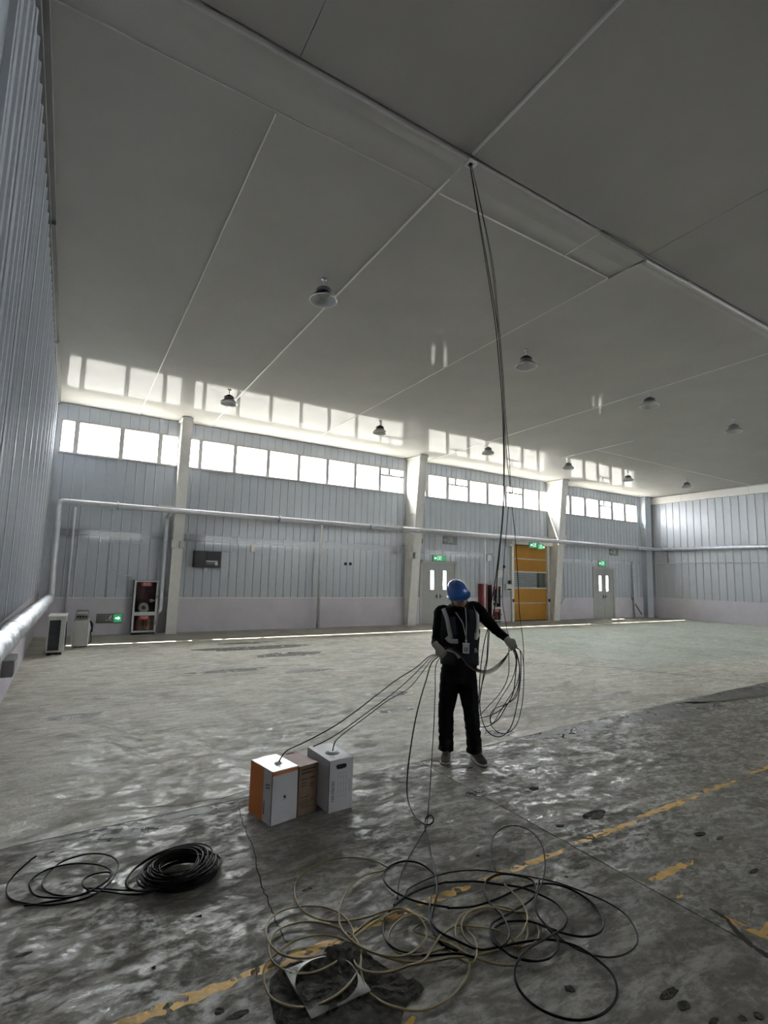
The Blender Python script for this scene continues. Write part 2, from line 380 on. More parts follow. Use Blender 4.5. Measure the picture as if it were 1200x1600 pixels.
for a in [(930, 1273, .11, .055), (890, 1545, .025, .02), (1045, 1552, .06, .018), (1070, 1572, .035, .02), (1095, 1303, .05, .02), (1125, 1310, .05, .012), (875, 1290, .03, .02),
          (835, 1232, .05, .03), (747, 1337, .015, .012), (735, 1200, .03, .015), (1178, 1361, .05, .012), (1085, 1205, .04, .012),
          (885, 1370, .012, .008), (343, 1580, .02, .016), (373, 1585, .04, .015), (240, 1512, .01, .01), (312, 1432, .013, .009),
          (37, 1492, .03, .012), (170, 1314, .014, .01), (82, 1331, .01, .007), (480, 1390, .03, .012), (155, 1334, .01, .006),
          (1115, 1596, .03, .01), (1160, 1592, .02, .012), (1185, 1588, .02, .016)]:
    blotch(*a)
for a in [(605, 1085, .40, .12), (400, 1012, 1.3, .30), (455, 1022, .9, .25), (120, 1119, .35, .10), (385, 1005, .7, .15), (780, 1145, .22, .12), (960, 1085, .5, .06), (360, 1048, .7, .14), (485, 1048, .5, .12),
          (1050, 1112, 1.2, .22), (900, 1140, .7, .16), (1160, 1085, 1.3, .22), (620, 1110, .3, .08), (300, 1270, .22, .05), (575, 1285, .10, .05), (745, 1240, .12, .05), (210, 1300, .2, .05)]:  # the leading ones paint in a dark shadow band beyond the joint; rest stains
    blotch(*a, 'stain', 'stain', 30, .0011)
# yellow paint lines
def paint(x0, x1, y, w_, n=0):
    P = [(x0+(x1-x0)*i/24, y+.006*math.sin(i*1.1)) for i in range(25)]
    ribbon(P, w_, .0008, 'yellow', 'painted_line', floor, .12)
for a in ((.30, .78, 2.41, .062), (.80, 1.30, 2.42, .060), (1.36, 1.70, 2.44, .05), (1.76, 2.12, 2.45, .055), (2.16, 2.94, 2.455, .05), (3.05, 3.75, 2.475, .05),
          (3.78, 4.62, 2.50, .055), (4.66, 5.3, 2.52, .05), (5.6, 6.6, 2.54, .05), (3.10, 3.55, 1.97, .055)): paint(*a)
ribbon([(3.12, 1.60), (3.13, 1.52), (3.14, 1.44), (3.15, 1.38)], .05, .0008, 'yellow', 'painted_line', floor)
ribbon([(3.12, 1.42), (3.2, 1.42), (3.35, 1.43), (3.6, 1.43)], .05, .0009, 'yellow', 'painted_line', floor)
ribbon([(3.07, 1.80), (3.10, 1.80), (3.13, 1.80)], .03, .0008, 'yellow', 'painted_line', floor)
ribbon([(1.22, 1.80), (1.28, 1.85), (1.34, 1.88)], .05, .0008, 'yellow', 'painted_line', floor)

# steel square plate with a round hole
pc = [on_floor(400+a/4, 1330+b/4) for a, b in ((175, 770), (345, 1080), (720, 900))]
p4 = pc[0]+(pc[2]-pc[1]); ctr = (pc[0]+pc[2])/2; sq = [p-ctr for p in (pc[0], pc[1], pc[2], p4)]
# ---- dirt heap round the lifted drain frame
out = F2(*[(400+a/4, 1330+b/4) for a, b in ((90, 810), (190, 720), (330, 690), (480, 625), (600, 595), (700, 650), (800, 720), (900, 780), (1050, 860), (960, 950), (900, 1060), (880, 1200), (500, 1250), (200, 1150), (100, 1000))])
bm = bmesh.new(); cx = sum(p[0] for p in out)/len(out); cy = sum(p[1] for p in out)/len(out)
rim = [(p.x+.012*noise.noise((p.x*30, p.y*30, 7)), p.y+.012*noise.noise((p.x*30, p.y*30, 9)), 0) for p in smooth_path([(x, y, 0) for x, y in out], 9, True)]; rim = [Vector(p) for p in rim]; rings = []
for k, f_ in enumerate([1, .97]+[.94-.055*j for j in range(16)]):
    R_ = []
    for p in rim:
        x, y = cx+(p.x-cx)*f_, cy+(p.y-cy)*f_
        R_.append((x, y, .0012+(0 if k == 0 else max(0, .007+.014*noise.noise((x*12, y*12, 0))+.010*noise.noise((x*38, y*38, 3))+.006*noise.noise((x*90, y*90, 5))+.022*math.exp(-((x-p4.x)**2+(y-p4.y)**2)/.012)))))
    rings.append(R_)
loft(bm, rings, caps=False); bm.faces.new([v for v in bm.verts][-len(rim):])
dirt = tag(finish('broken_concrete_patch', bm, 'dirt'), 'dark crumbled patch of concrete and dirt round the steel frame at the bottom', 'rubble'); dirt['kind'] = 'stuff'
e1 = (pc[2]-pc[1]); e2 = (pc[0]-pc[1]); hr = min(e1.length, e2.length)*.492
bm = bmesh.new(); nq = 12; lo, li, ho, hi_ = [], [], [], []
for s in range(4):
    A, B = sq[s], sq[(s+1) % 4]
    for k in range(nq):
        q = A.lerp(B, k/nq); d_ = q.normalized()
        lo.append(bm.verts.new((q.x, q.y, .012))); li.append(bm.verts.new((d_.x*hr, d_.y*hr, .014)))
        ho.append(bm.verts.new((q.x, q.y, .002))); hi_.append(bm.verts.new((d_.x*hr, d_.y*hr, .002)))
n_ = len(lo)
for k in range(n_):
    j = (k+1) % n_
    for f_ in ((lo[k], lo[j], li[j], li[k]), (ho[j], ho[k], hi_[k], hi_[j]), (lo[j], lo[k], ho[k], ho[j]), (li[k], li[j], hi_[j], hi_[k])): bm.faces.new(f_)
pl = finish('drain_frame', bm, 'metalplate', loc=(ctr.x, ctr.y, .006))
tag(pl, 'square steel drain frame with a large round hole, lying in the dark dirt patch', 'drain frame')

# ---- back wall core with openings
def wx(px, py): return on_wall(px, py).x
BAYS = [  # pixel x of frame edges and mullions along the window band, measured at mid height
    [(95, 684), (119, 688), (190, 695), (250, 701), (279, 705)],
    [(293, 712), (313, 713), (367, 719), (419, 724), (467, 729), (511.5, 736), (555, 742), (593.5, 747), (631, 752)],
    [(653, 756), (667, 758), (699, 762), (732, 766), (761.5, 770), (790, 773), (817, 777), (842, 780), (857, 782)],
    [(880, 785), (891, 787), (914, 790), (936, 793), (956, 796), (976, 799), (995, 802)]]
BX = [[wx(*p) for p in b] for b in BAYS]
BX[0][0] = XL+.12
DOORS = [(11.28, 12.92, 2.30), (21.25, 22.75, 2.36)]
SH = (15.95, 18.02, 3.22)
holes = [(b[0], b[-1], WZ0, WZ1) for b in BX]+[(a, b, 0, h) for a, b, h in DOORS]+[(SH[0], SH[1], 0, SH[2])]
def grid_wall(x0, x1, z0, z1, holes, put):
    xs = sorted({x0, x1, *[h[0] for h in holes], *[h[1] for h in holes]}); 
    for a, b in zip(xs, xs[1:]):
        m_ = (a+b)/2; zz = [z0]
        cuts = sorted([(h[2], h[3]) for h in holes if h[0] < m_ < h[1]])
        z = z0
        for c0, c1 in cuts:
            if c0 > z: put(a, b, z, c0)
            z = c1
        if z < z1: put(a, b, z, z1)
bm = bmesh.new()
grid_wall(XL-.3, XR+.3, -.05, HC+.4, holes, lambda a, b, c, d: box(bm, (a, D+.03, c), (b, D+.22, d)))
wall_back = finish('wall_back', bm, 'wall', kind='structure')
# window reveals and unseen eave outside, shaped to cut the sun to a sliver
ev = finish('unseen_eave', (lambda b: (box(b, (XL-1, D+.22, 6.05), (XR+1, D+.397, 6.2)), b)[1])(bmesh.new()), 'column', kind='structure')

cache = {}
def clad_mesh(wd, z0, z1, m, off=0.0, pitch=.25, hgt=.018):
    key = (round(wd, 3), round(z0, 3), round(z1, 3), m, round(off % pitch, 3), hgt)
    if key in cache: return cache[key]
    bm = bmesh.new(); pts = [(0.002, 0)]
    x = (-off) % pitch
    while x < wd-.02:
        if x > .001:
            pts += [(x, 0), (x+.010, -hgt), (min(x+.030, wd-.004), -hgt), (min(x+.040, wd-.002), 0)]
        else: pts = [(0.002, -.6*hgt), (.028, -hgt), (.040, 0)]
        x += pitch
    pts.append((wd-.002, 0)); pts = [p for i, p in enumerate(pts) if i == 0 or p[0] > pts[i-1][0]+1e-4]
    a = [bm.verts.new((p[0], p[1], z0)) for p in pts]; b = [bm.verts.new((p[0], p[1], z1)) for p in pts]
    a2 = [bm.verts.new((p[0], .03, z0)) for p in (pts[0], pts[-1])]; b2 = [bm.verts.new((p[0], .03, z1)) for p in (pts[0], pts[-1])]
    for i in range(len(pts)-1): bm.faces.new((a[i], a[i+1], b[i+1], b[i]))
    bm.faces.new((a[0], b[0], b2[0], a2[0])); bm.faces.new((a[-1], a2[1], b2[1], b[-1]))
    bm.faces.new([*b, b2[1], b2[0]]); bm.faces.new([*a[::-1], a2[0], a2[1]])
    me = bpy.data.meshes.new('cladding_panel'); bm.to_mesh(me); bm.free(); me.materials.append(MT[m]); cache[key] = me; return me
def cladding(wall, m, s0, s1, z0, z1, place, holes=(), hgt=.018, pitch=.25):
    x = s0
    edges = [s0]
    while x < s1-.05: x = min(x+1.0, s1); edges.append(x)
    for a, b in zip(edges, edges[1:]):
        def put(p, q, c, d):
            if q-p > .05 and d-c > .04:
                me = clad_mesh(q-p, c, d, m, p-a if p > a+.001 else 0, pitch, hgt); o = link('cladding_panel', me, wall); place(o, p)
        grid_wall(a, b, z0, z1, [(max(h[0], a), min(h[1], b), h[2], h[3]) for h in holes if h[0] < b-.001 and h[1] > a+.001], put)
def pb(o, x): o.location = (x, D, 0)
cladding(wall_back, 'clad', XL, XR, .98, WZ0, pb, [h for h in holes if h[2] == 0])
cladding(wall_back, 'clad', XL, XR, WZ1, HC-.01, pb)
# narrow infill between the window bays
for a, b in ((XL, BX[0][0]), (BX[0][-1], BX[1][0]), (BX[1][-1], BX[2][0]), (BX[2][-1], BX[3][0]), (BX[3][-1], XR)):
    cladding(wall_back, 'clad', a, b, WZ0, WZ1, pb)
def wains(wall, x0, x1, m='wain'):
    bm = bmesh.new(); box(bm, (x0, D-.03, 0), (x1, D+.03, .975)); return finish('wainscot', bm, m, wall)
xs = [XL]+[e for d_ in (DOORS[0][:2], SH[:2], DOORS[1][:2]) for e in d_]+[XR]
for i in range(0, len(xs), 2): wains(wall_back, xs[i], xs[i+1])
bm = bmesh.new(); box(bm, (XL, D-.036, .965), (DOORS[0][0]-.05, D-.028, .985)); finish('wainscot_cap', bm, 'trimw', wall_back)

# ---- left wall (cladding seen along its length), flat sheet nearer than 3.48 m
bm = bmesh.new(); box(bm, (XL-.25, YF-.2, -.05), (XL-.03, D+.03, HC+.6)); wall_left = finish('wall_left', bm, 'wall', kind='structure')
def plf(o, s): o.location = (XL, s, 0); o.rotation_euler = (0, 0, PI/2)
cladding(wall_left, 'clad', 3.48, D, 1.14, HC-.02, plf, hgt=.02)
for y in (-4, -1.5, 1.0):
    bm = bmesh.new(); box(bm, (XL-.03, y+.004, 1.0), (XL+.012, y+2.476, HC+.1)); finish('flat_panel', bm, 'clad', wall_left)
bm = bmesh.new(); box(bm, (XL-.03, YF, 0), (XL-.03+.035, D, 1.13)); finish('wainscot', bm, 'wain', wall_left)
for k, (y0, y1) in enumerate(((YF, -1), (-1, 3.48), (3.48, 7.5), (7.5, 11.5), (11.5, D))):
    bm = bmesh.new(); box(bm, (XL-.02, y0+.006, ceil_z(y0)-.10), (XL+.085, y1, ceil_z(y0)-.018)); box(bm, (XL-.02, y0+.006, ceil_z(y0)-.16), (XL+.035, y1, ceil_z(y0)-.10)); finish('trim_2', bm, 'trimd', kind='structure')
bm = bmesh.new(); box(bm, (XL+.0, 3.44, .99), (XL+.05, 3.49, HC+.05)); finish('corner_flashing', bm, 'clad', wall_left)

# ---- right wall and wall behind the camera
bm = bmesh.new(); box(bm, (XR+.03, YF-.2, -.05), (XR+.25, D+.03, HC+.6)); wall_right = finish('wall_right', bm, 'wall', kind='structure')
def prt(o, s): o.location = (XR, -s, 0); o.rotation_euler = (0, 0, -PI/2)
cladding(wall_right, 'clad_r', -D, -3, 1.0, HC-.35, prt, hgt=.022, pitch=.333)
bm = bmesh.new(); box(bm, (XR-.02, YF, 0), (XR+.03, D, .99)); finish('wainscot', bm, 'wain', wall_right)
bm = bmesh.new(); box(bm, (XR-.10, YF, HC-.36), (XR+.03, D-.2, HC-.02)); finish('fascia', bm, 'trimw', wall_right)
for y in range(2, 15, 3):
    bm = bmesh.new(); box(bm, (XR-.108, y, HC-.36), (XR-.09, y+.03, HC-.02)); finish('fascia_joint', bm, 'column', wall_right)
FB = (12.0, 25.0)  # unseen window band, added behind the camera for extra ambient light
bm = bmesh.new(); grid_wall(XL-.3, XR+.3, -.05, HC+.6, [(FB[0], FB[1], WZ0, WZ1)], lambda a, b, c, d: box(bm, (a, YF-.2, c), (b, YF, d)))
wall_front = finish('wall_front', bm, 'clad', kind='structure')
wn = empty('window_5', (FB[0], YF, WZ0)); wn['kind'] = 'structure'
for k in range(14):
    bm = bmesh.new(); box(bm, (k*1.0-.025 if k else 0, -.1, 0), (k*1.0+.025, 0, WZ1-WZ0)); finish('mullion', bm, 'frame', wn)
bm = bmesh.new(); box(bm, (0, -.06, 0), (FB[1]-FB[0], -.055, WZ1-WZ0)); finish('pane', bm, 'glass', wn)

bm = bmesh.new(); box(bm, (XL-.3, YF-.3, HC+.55), (XR+.3, D+.3, HC+.8)); finish('roof', bm, 'wall', kind='structure')
# ---- ceiling: sheets with cover strips
CX = [XL, 1.38, 3.34, 6.55, 11.35, 15.0, 19.2, XR+.03]
ceiling = empty('ceiling'); ceiling['kind'] = 'structure'
def ceil_panel(x0, x1, y0, y1, dz=0.0, m='ceiling'):
    bm = bmesh.new(); za, zb = ceil_z(y0)+dz, ceil_z(y1)+dz
    v = [bm.verts.new(p) for p in ((x0, y0, za), (x1, y0, za), (x1, y1, zb), (x0, y1, zb), (x0, y0, za+.1), (x1, y0, za+.1), (x1, y1, zb+.1), (x0, y1, zb+.1))]
    for q in ((0, 1, 2, 3), (7, 6, 5, 4), (0, 4, 5, 1), (1, 5, 6, 2), (2, 6, 7, 3), (3, 7, 4, 0)): bm.faces.new([v[i] for i in q])
    return finish('ceiling_panel', bm, m, ceiling)
for a, b in zip(CX, CX[1:]):
    ceil_panel(a, b-(.006 if b < 7 else .0), 4.506 if b < 7 else 4.498, D+.03)
    ceil_panel(a, b-.006, YF-.1, 3.90, .02)
# the ridge strip: folded, its free edge hanging a little below the sheets
def strip(x0, x1, lowz=.018):
    bm = bmesh.new(); prof = [(4.50, 0), (4.35, -.004), (4.20, -.012), (4.08, -lowz*.6), (3.99, -lowz), (3.93, -lowz), (3.925, .10), (4.5, .10)]
    v = [[bm.verts.new((x, y, ceil_z(4.5)+z)) for y, z in prof] for x in (x0, x1)]; n = len(prof)
    for i in range(n): f = bm.faces.new((v[0][i], v[0][(i+1) % n], v[1][(i+1) % n], v[1][i]))
    bm.faces.new(v[0][::-1]); bm.faces.new(v[1]); bmesh.ops.recalc_face_normals(bm, faces=bm.faces)
    return finish('ridge_panel', bm, 'ceiling', ceiling)
strip(XL, 3.335); strip(3.345, 5.55, .012); strip(5.56, 6.54, .012); strip(6.55, XR, .035)
def cover(p, q, wd, th=.012, m='trimw', drop=0.0, name='trim_3'):
    p, q = Vector((*p, 0)), Vector((*q, 0)); d_ = (q-p).normalized(); n = Vector((-d_.y, d_.x, 0))*wd/2; bm = bmesh.new(); vv = []
    for e in (p, q):
        for s, t in ((-1, .01), (1, .01), (.72, -th), (-.72, -th)):
            r = e+n*s; vv.append(bm.verts.new((r.x, r.y, ceil_z(r.y)+t-drop)))
    for a, b in ((0, 1), (1, 2), (2, 3), (3, 0)): bm.faces.new((vv[a], vv[b], vv[b+4], vv[a+4]))
    bm.faces.new(vv[3::-1]); bm.faces.new(vv[4:8]); bmesh.ops.recalc_face_normals(bm, faces=bm.faces)
    o = finish(name, bm, m, kind='structure'); return o
cover((3.34, YF), (3.34, 3.86), .034); cover((3.34, 4.0), (3.34, D), .040)
cover((1.38, 4.52), (1.38, D), .022); cover((6.55, 4.52), (6.55, D), .022, .006)
cover((11.35, 3.6), (11.35, D), .026, .006); cover((15.0, 9.6), (15.0, 12.4), .03, .008); cover((15.0, 10.98), (XR, 10.98), .03, .006)
cover((XL, 4.50), (3.3, 4.50), .018, .008, 'ceil_strip'); cover((3.38, 4.50), (6.55, 4.50), .022, .010); cover((XL, 3.925), (3.33, 3.925), .016, .008, 'ceil_strip', drop=.03)
cover((5.555, 3.93), (5.555, 4.5), .012, .006, 'trimw', .012); cover((6.545, 3.96), (6.545, 4.5), .014, .004, 'trimd', .012)
cover((5.56, 3.89), (7.6, 3.89), .02, .006, 'trimd'); cover((6.56, 3.93), (XR, 3.93), .05, .016, 'ceil_strip', .04)
# junction cap the cables come through
bm = bmesh.new(); box(bm, (-.055, -.045, -.03), (.055, -.03, .0)); box(bm, (-.055, .03, -.03), (.055, .045, .0)); box(bm, (-.055, -.03, -.03), (-.03, .03, 0)); box(bm, (.03, -.03, -.03), (.055, .03, 0)); box(bm, (-.03, -.03, -.004), (.03, .03, 0), 1)
finish('cable_collar', bm, ['trimw', 'black'], ceiling, loc=(3.37, 3.93, ceil_z(3.93)-.035))

# ---- windows
TRANS = {1: [7], 2: [2, 5], 3: [3]}
for bi, b in enumerate(BX):
    wn = empty('window_%d' % (bi+1), (b[0], D, WZ0)); wn['kind'] = 'structure'; W_ = b[-1]-b[0]; Hh = WZ1-WZ0
    bm = bmesh.new(); t = .045
    for a, c in (((0, -.035, 0), (W_, .12, t)), ((0, -.02, Hh-t), (W_, .12, Hh)), ((0, -.02, t), (t, .12, Hh-t)), ((W_-t, -.02, t), (W_, .12, Hh-t))): box(bm, a, c)
    box(bm, (0, -.06, -.02), (W_, -.02, .015))
    finish('window_frame', bm, 'frame', wn)
    for i, x in enumerate(b[1:-1]):
        bm = bmesh.new(); wd = (.12, .11, .15, .20)[bi]; box(bm, (x-b[0]-wd/2, -.015, t), (x-b[0]+wd/2, .02, Hh-t)); finish('mullion', bm, 'frame', wn)
    for i, (x0, x1) in enumerate(zip(b, b[1:])):
        a0, a1 = x0-b[0]+.02, x1-b[0]-.02
        bm = bmesh.new(); box(bm, (a0, .021, .03), (a1, .025, Hh-.03)); finish('pane', bm, 'glass', wn)
        if i in TRANS.get(bi, []):
            bm = bmesh.new(); box(bm, (a0, -.01, Hh*.64), (a1, .02, Hh*.64+.07)); box(bm, (a0+(a1-a0)*.33, -.01, Hh*.64+.07), (a0+(a1-a0)*.33+.09, .02, Hh-t)); finish('transom', bm, 'frame', wn)

# ---- columns
def column(x0, x1, proj0, proj1, label, m='column'):
    o = empty('steel_column', ((x0+x1)/2, D, 0)); w_ = (x1-x0)/2
    def slabp(xa, xb, f0a, f0b, f1a, f1b, name, mm=m):
        bm = bmesh.new(); v = [bm.verts.new(p) for p in ((xa, -f0a, 0), (xb, -f0a, 0), (xb, -f0b, 0), (xa, -f0b, 0), (xa, -f1a, HC+.03), (xb, -f1a, HC+.03), (xb, -f1b, HC+.03), (xa, -f1b, HC+.03))]
        for q in ((3, 2, 1, 0), (4, 5, 6, 7), (0, 1, 5, 4), (1, 2, 6, 5), (2, 3, 7, 6), (3, 0, 4, 7)): bm.faces.new([v[i] for i in q])
        bmesh.ops.recalc_face_normals(bm, faces=bm.faces); return finish(name, bm, mm, o)
    slabp(-w_, w_, proj0-.014, proj0, proj1-.014, proj1, 'flange')
    slabp(-w_*.72, w_*.72, 0.0, proj0-.014, 0.0, proj1-.014, 'web')
    bm = bmesh.new(); zt = ceil_z(D-proj1)-.06; box(bm, (-w_-.02, -proj1-.03, zt), (w_+.02, -.05, zt+.03)); finish('cap_plate', bm, m, o)
    bm = bmesh.new(); box(bm, (-w_-.03, -proj0-.04, 0), (w_+.03, -.05, .012)); finish('base_plate', bm, m, o)
    return tag(o, label, 'column')
column(2.46, 2.74, .34, .62, 'first pale steel column from the left, beside the tall fire cabinet')
column(10.50, 10.84, .34, .95, 'tapering white steel column just left of the double door behind the worker')
column(18.08, 18.45, .34, .95, 'tapering white steel column just right of the yellow roll-up door')
column(25.05, 25.55, .30, .34, 'grey-blue boxed column in the far corner of the hall', 'clad')

# ---- doors
def double_door(n, x0, x1, h, slot0, slot1):
    o = empty('door_%d' % n, (x0, D, 0)); o['kind'] = 'structure'; W_ = x1-x0
    bm = bmesh.new(); box(bm, (-.06, -.05, 0), (.05, .1, h+.05)); box(bm, (W_-.05, -.05, 0), (W_+.06, .1, h+.05)); box(bm, (-.06, -.05, h-.05), (W_+.06, .1, h+.05)); finish('door_frame', bm, 'frame', o)
    mid = W_/2
    for s in (0, 1):
        a, b = (.05, mid-.004) if s == 0 else (mid+.004, W_-.05)
        c = (a+b)/2+(.09 if s == 0 else -.09); sw = .078; bm = bmesh.new()
        grid_wall(a, b, .0, h-.05, [(c-sw, c+sw, slot0, slot1)], lambda p, q, r, t: box(bm, (p, -.02, r), (q, .03, t)))
        box(bm, (a+.02, -.024, .015), (b-.02, -.018, .58)); 
        lf = finish('door_leaf', bm, 'door', o)
        bm = bmesh.new(); box(bm, (c-sw, 0, slot0), (c+sw, .006, slot1)); finish('glass_slot', bm, 'glass', lf)
        hx = b-.07 if s == 0 else a+.07
        bm = bmesh.new(); tube(bm, [(hx, -.02, 1.02), (hx, -.07, 1.02), (hx+(-.11 if s == 0 else .11), -.07, 1.02)], .011); box(bm, (hx-.02, -.03, .93), (hx+.02, -.02, 1.1)); finish('handle', bm, 'black', lf)
    return o
double_door(1, *DOORS[0], 1.28, 1.98); double_door(2, *DOORS[1], 1.28, 2.0)
# yellow fabric roll-up door
o = empty('door_3', (SH[0], D, 0)); o['kind'] = 'structure'; W_ = SH[1]-SH[0]
for a, b in ((.03, .90), (.90, 1.30), (1.30, 1.66), (1.66, 2.42), (2.42, 3.16)):
    if a in (1.30,): continue
y_list = [(.03, .74), (.74, 1.36), (2.06, 2.60), (2.60, 3.18)]
for a, b in y_list:
    bm = bmesh.new(); n = 10
    R_ = [[bm.verts.new((W_*.5+(W_*.5-.02)*(2*i/n-1), -.02-.012*math.sin(PI*i/n), z)) for i in range(n+1)] for z in (a+.015, b-.015)]
    for i in range(n): bm.faces.new((R_[0][i], R_[0][i+1], R_[1][i+1], R_[1][i]))
    bmesh.ops.solidify(bm, geom=bm.faces[:], thickness=.006)
    finish('curtain_section', bm, 'yel_curtain', o)
for z in (.74, 2.60):
    bm = bmesh.new(); box(bm, (.01, -.055, z-.018), (W_-.01, -.02, z+.018)); finish('wind_bar', bm, 'offwhite', o)
for z in (1.37, 2.05):
    bm = bmesh.new(); box(bm, (.01, -.055, z-.025), (W_-.01, -.015, z+.025)); finish('wind_bar', bm, 'offwhite', o)
bm = bmesh.new(); box(bm, (0.02, -.01, 1.38), (W_-.02, -.004, 2.04)); finish('clear_window', bm, 'glass', o)
for k in range(9):
    bm = bmesh.new(); box(bm, (.02, .11, 1.30+k*.085), (W_*.78, .125, 1.30+k*.085+.07)); finish('outer_slat', bm, 'galv', o)
bm = bmesh.new(); box(bm, (0, .13, 0), (W_, .2, SH[2])); finish('outer_shutter', bm, 'trimd', o)
bm = bmesh.new(); box(bm, (W_*.8, .02, 1.36), (W_*.84, .10, 2.05)); finish('outer_post', bm, 'trimd', o)
bm = bmesh.new(); box(bm, (.0, -.05, 0.0), (W_, .0, .035)); finish('bottom_bar', bm, 'black', o)
for x in (-.10, W_-.02):
    bm = bmesh.new(); box(bm, (x, -.12, 0), (x+.12, .02, SH[2]+.05)); finish('guide_rail', bm, 'column', o)
    bm = bmesh.new(); box(bm, (x+.02, -.16, .80), (x+.10, -.12, .92)); finish('photocell', bm, 'redp' if x < 0 else 'black', o)
bm = bmesh.new(); box(bm, (-.30, -.30, SH[2]-.02), (W_+.16, .02, SH[2]+.28)); bev(bm, .02); finish('roller_housing', bm, 'column', o)
bm = bmesh.new(); box(bm, (-.34, -.26, SH[2]-.12), (-.1, -.04, SH[2]+.06)); finish('drive_motor', bm, 'offwhite', o)

# ================================================================== PIPES
def pipe(name, P, r, m, label, seg=14, sub=1, parts=None):
    bm = bmesh.new(); tube(bm, P, r, seg); o = finish(name, bm, m); tag(o, label, 'pipe'); return o
yb = D-.80
PZ = on_wall(560, 821, yb).z; XE = min(on_wall(1035, 860, yb).x, XR-.16)
def bend(P, rad=.16, n=5):
    P = [Vector(p) for p in P]; out = [P[0]]
    for a, b, c in zip(P, P[1:], P[2:]):
        u, v = (a-b).normalized(), (c-b).normalized(); s, e = b+u*rad, b+v*rad
        for k in range(n+1):
            t = k/n; out.append(s*(1-t)**2+b*2*t*(1-t)+e*t*t)
    out.append(P[-1]); return out
# insulated main: along the left wall near the floor, up in the corner, along the back wall at 3.4 m
xr0 = on_wall(84, 865, yb).x
PB0 = 0; PA, PB = Vector((-.40, 2.2, 1.24)), on_wall(79, 934, yb)
main = pipe('insulated_pipe', bend([tuple(PA), tuple(PB), (xr0, yb, PZ), (9.86, yb, PZ)], .13), .075, 'pipe', 'insulated white pipe rising in the left corner and running along the back wall')
# crumpled foil lagging on the near run
bm = bmesh.new(); n_ = 320; P = [PA.lerp(PB, k/n_*.985)+Vector((0, 0, .005*math.sin(k*1.3))) for k in range(n_+1)]
tube(bm, P, [.092+.005*math.sin(k*2.1)+.008*random.random() for k in range(len(P))], 18); 
for v in bm.verts: v.co += Vector((noise.noise(v.co*9), noise.noise(v.co*9+Vector((5, 0, 0))), noise.noise(v.co*9+Vector((0, 5, 0)))))*.014
finish('foil_lagging', bm, 'foil', main, False)
pipe('insulated_pipe', [(9.9, yb, PZ), (XE, yb, PZ)], .085, 'pipe', 'insulated white pipe along the back wall over the doors, right of the middle column')
pipe('insulated_pipe', bend([(XE, yb-.02, PZ+.02), (XE, 3, PZ+.02)]), .085, 'foil', 'shiny foil-wrapped pipe running along the right-hand wall')
for x in (1.0, 5.4, 8.6, 14.4, 20.4, 23.5):
    bm = bmesh.new(); lathe(bm, [(.098, -.02), (.104, -.02), (.104, .02), (.098, .02)], (x, yb, PZ), 14, 'X'); finish('pipe_clamp', bm, 'galv', main)
# branch down beside the fire cabinet
p1 = on_wall(262, 812, D-.28); p2 = on_wall(251, 945, D-.28); xb_ = (p1.x+p2.x)/2
br = pipe('branch_pipe', bend([(xb_, yb, PZ-.05), (xb_, D-.25, PZ-.14), (xb_, D-.25, .62), (2.24, D-.25, .60)], .08), .055, 'pipe', 'insulated branch pipe coming down beside the tall fire cabinet')
def vpipe(px0, py0, px1, py1, r, m, label, top=None, bot=0.0, off=.10, name='riser_pipe'):
    x = (on_wall(px0, py0, D-off).x+on_wall(px1, py1, D-off).x)/2
    z1 = on_wall(px0, py0, D-off).z if top is None else top
    return pipe(name, [(x, D-off, bot), (x, D-off, z1)], r, m, label, 10)
vpipe(115, 800, 107, 930, .032, 'pipe', 'thin riser pipe on the wall above the small white machine', PZ-.05, .02)
vpipe(500.5, 825, 498, 983, .05, 'galv', 'grey riser pipe standing in the middle of the long wall bay', PZ-.02, 0, .30)
vpipe(757.5, 835, 757.5, 950, .045, 'pipe', 'white riser pipe left of the glazed fire cabinet by the yellow door', PZ-.02, 0, .25)
vpipe(987, 880, 993, 960, .05, 'foil', 'shiny riser pipe right of the far grey double door', 2.75, 0, .12)
vpipe(779, 880, 776, 950, .035, 'pipe', 'short white pipe hanging right of the glazed fire cabinet', 2.1, .75, .2)
# brackets
def strut(p, q, r, label, m='galv'):
    bm = bmesh.new(); p, q = Vector(p), Vector(q); a, b = frame_axes(q-p)
    loft(bm, [[e+a*r*s+b*r*t for s, t in ((-1, -1), (1, -1), (1, 1), (-1, 1))] for e in (p, q)], smooth=False); o = finish('pipe_bracket', bm, m); tag(o, label, 'bracket'); return o
strut((XE, yb-.3, PZ-.06), (XR-.12, yb-.3, 2.72), .022, 'diagonal steel bracket holding the pipe in the far corner', 'trimd')
strut((18.62, D-.75, PZ-.1), (18.62, D-.04, 2.95), .02, 'diagonal steel bracket under the pipe right of the yellow door')
strut((1.95, yb, PZ+.10), (2.46, D-.5, PZ+.13), .025, 'short steel arm tying the pipe to the first column')
strut((9.6, yb, PZ+.10), (10.5, D-.6, PZ+.13), .025, 'short steel arm tying the pipe to the middle column')
strut((15.0, D-.7, PZ+.15), (18.08, D-.6, PZ+.16), .018, 'long steel arm over the yellow door beside the pipe')
strut((18.50, D-.06, .25), (19.2, D-.06, 1.02), .022, 'slanting bar leaning on the wainscot right of the yellow door')
strut((24.9, D-.06, .12), (24.1, D-.06, .95), .02, 'slanting bar leaning on the wainscot near the far corner', 'trimd')

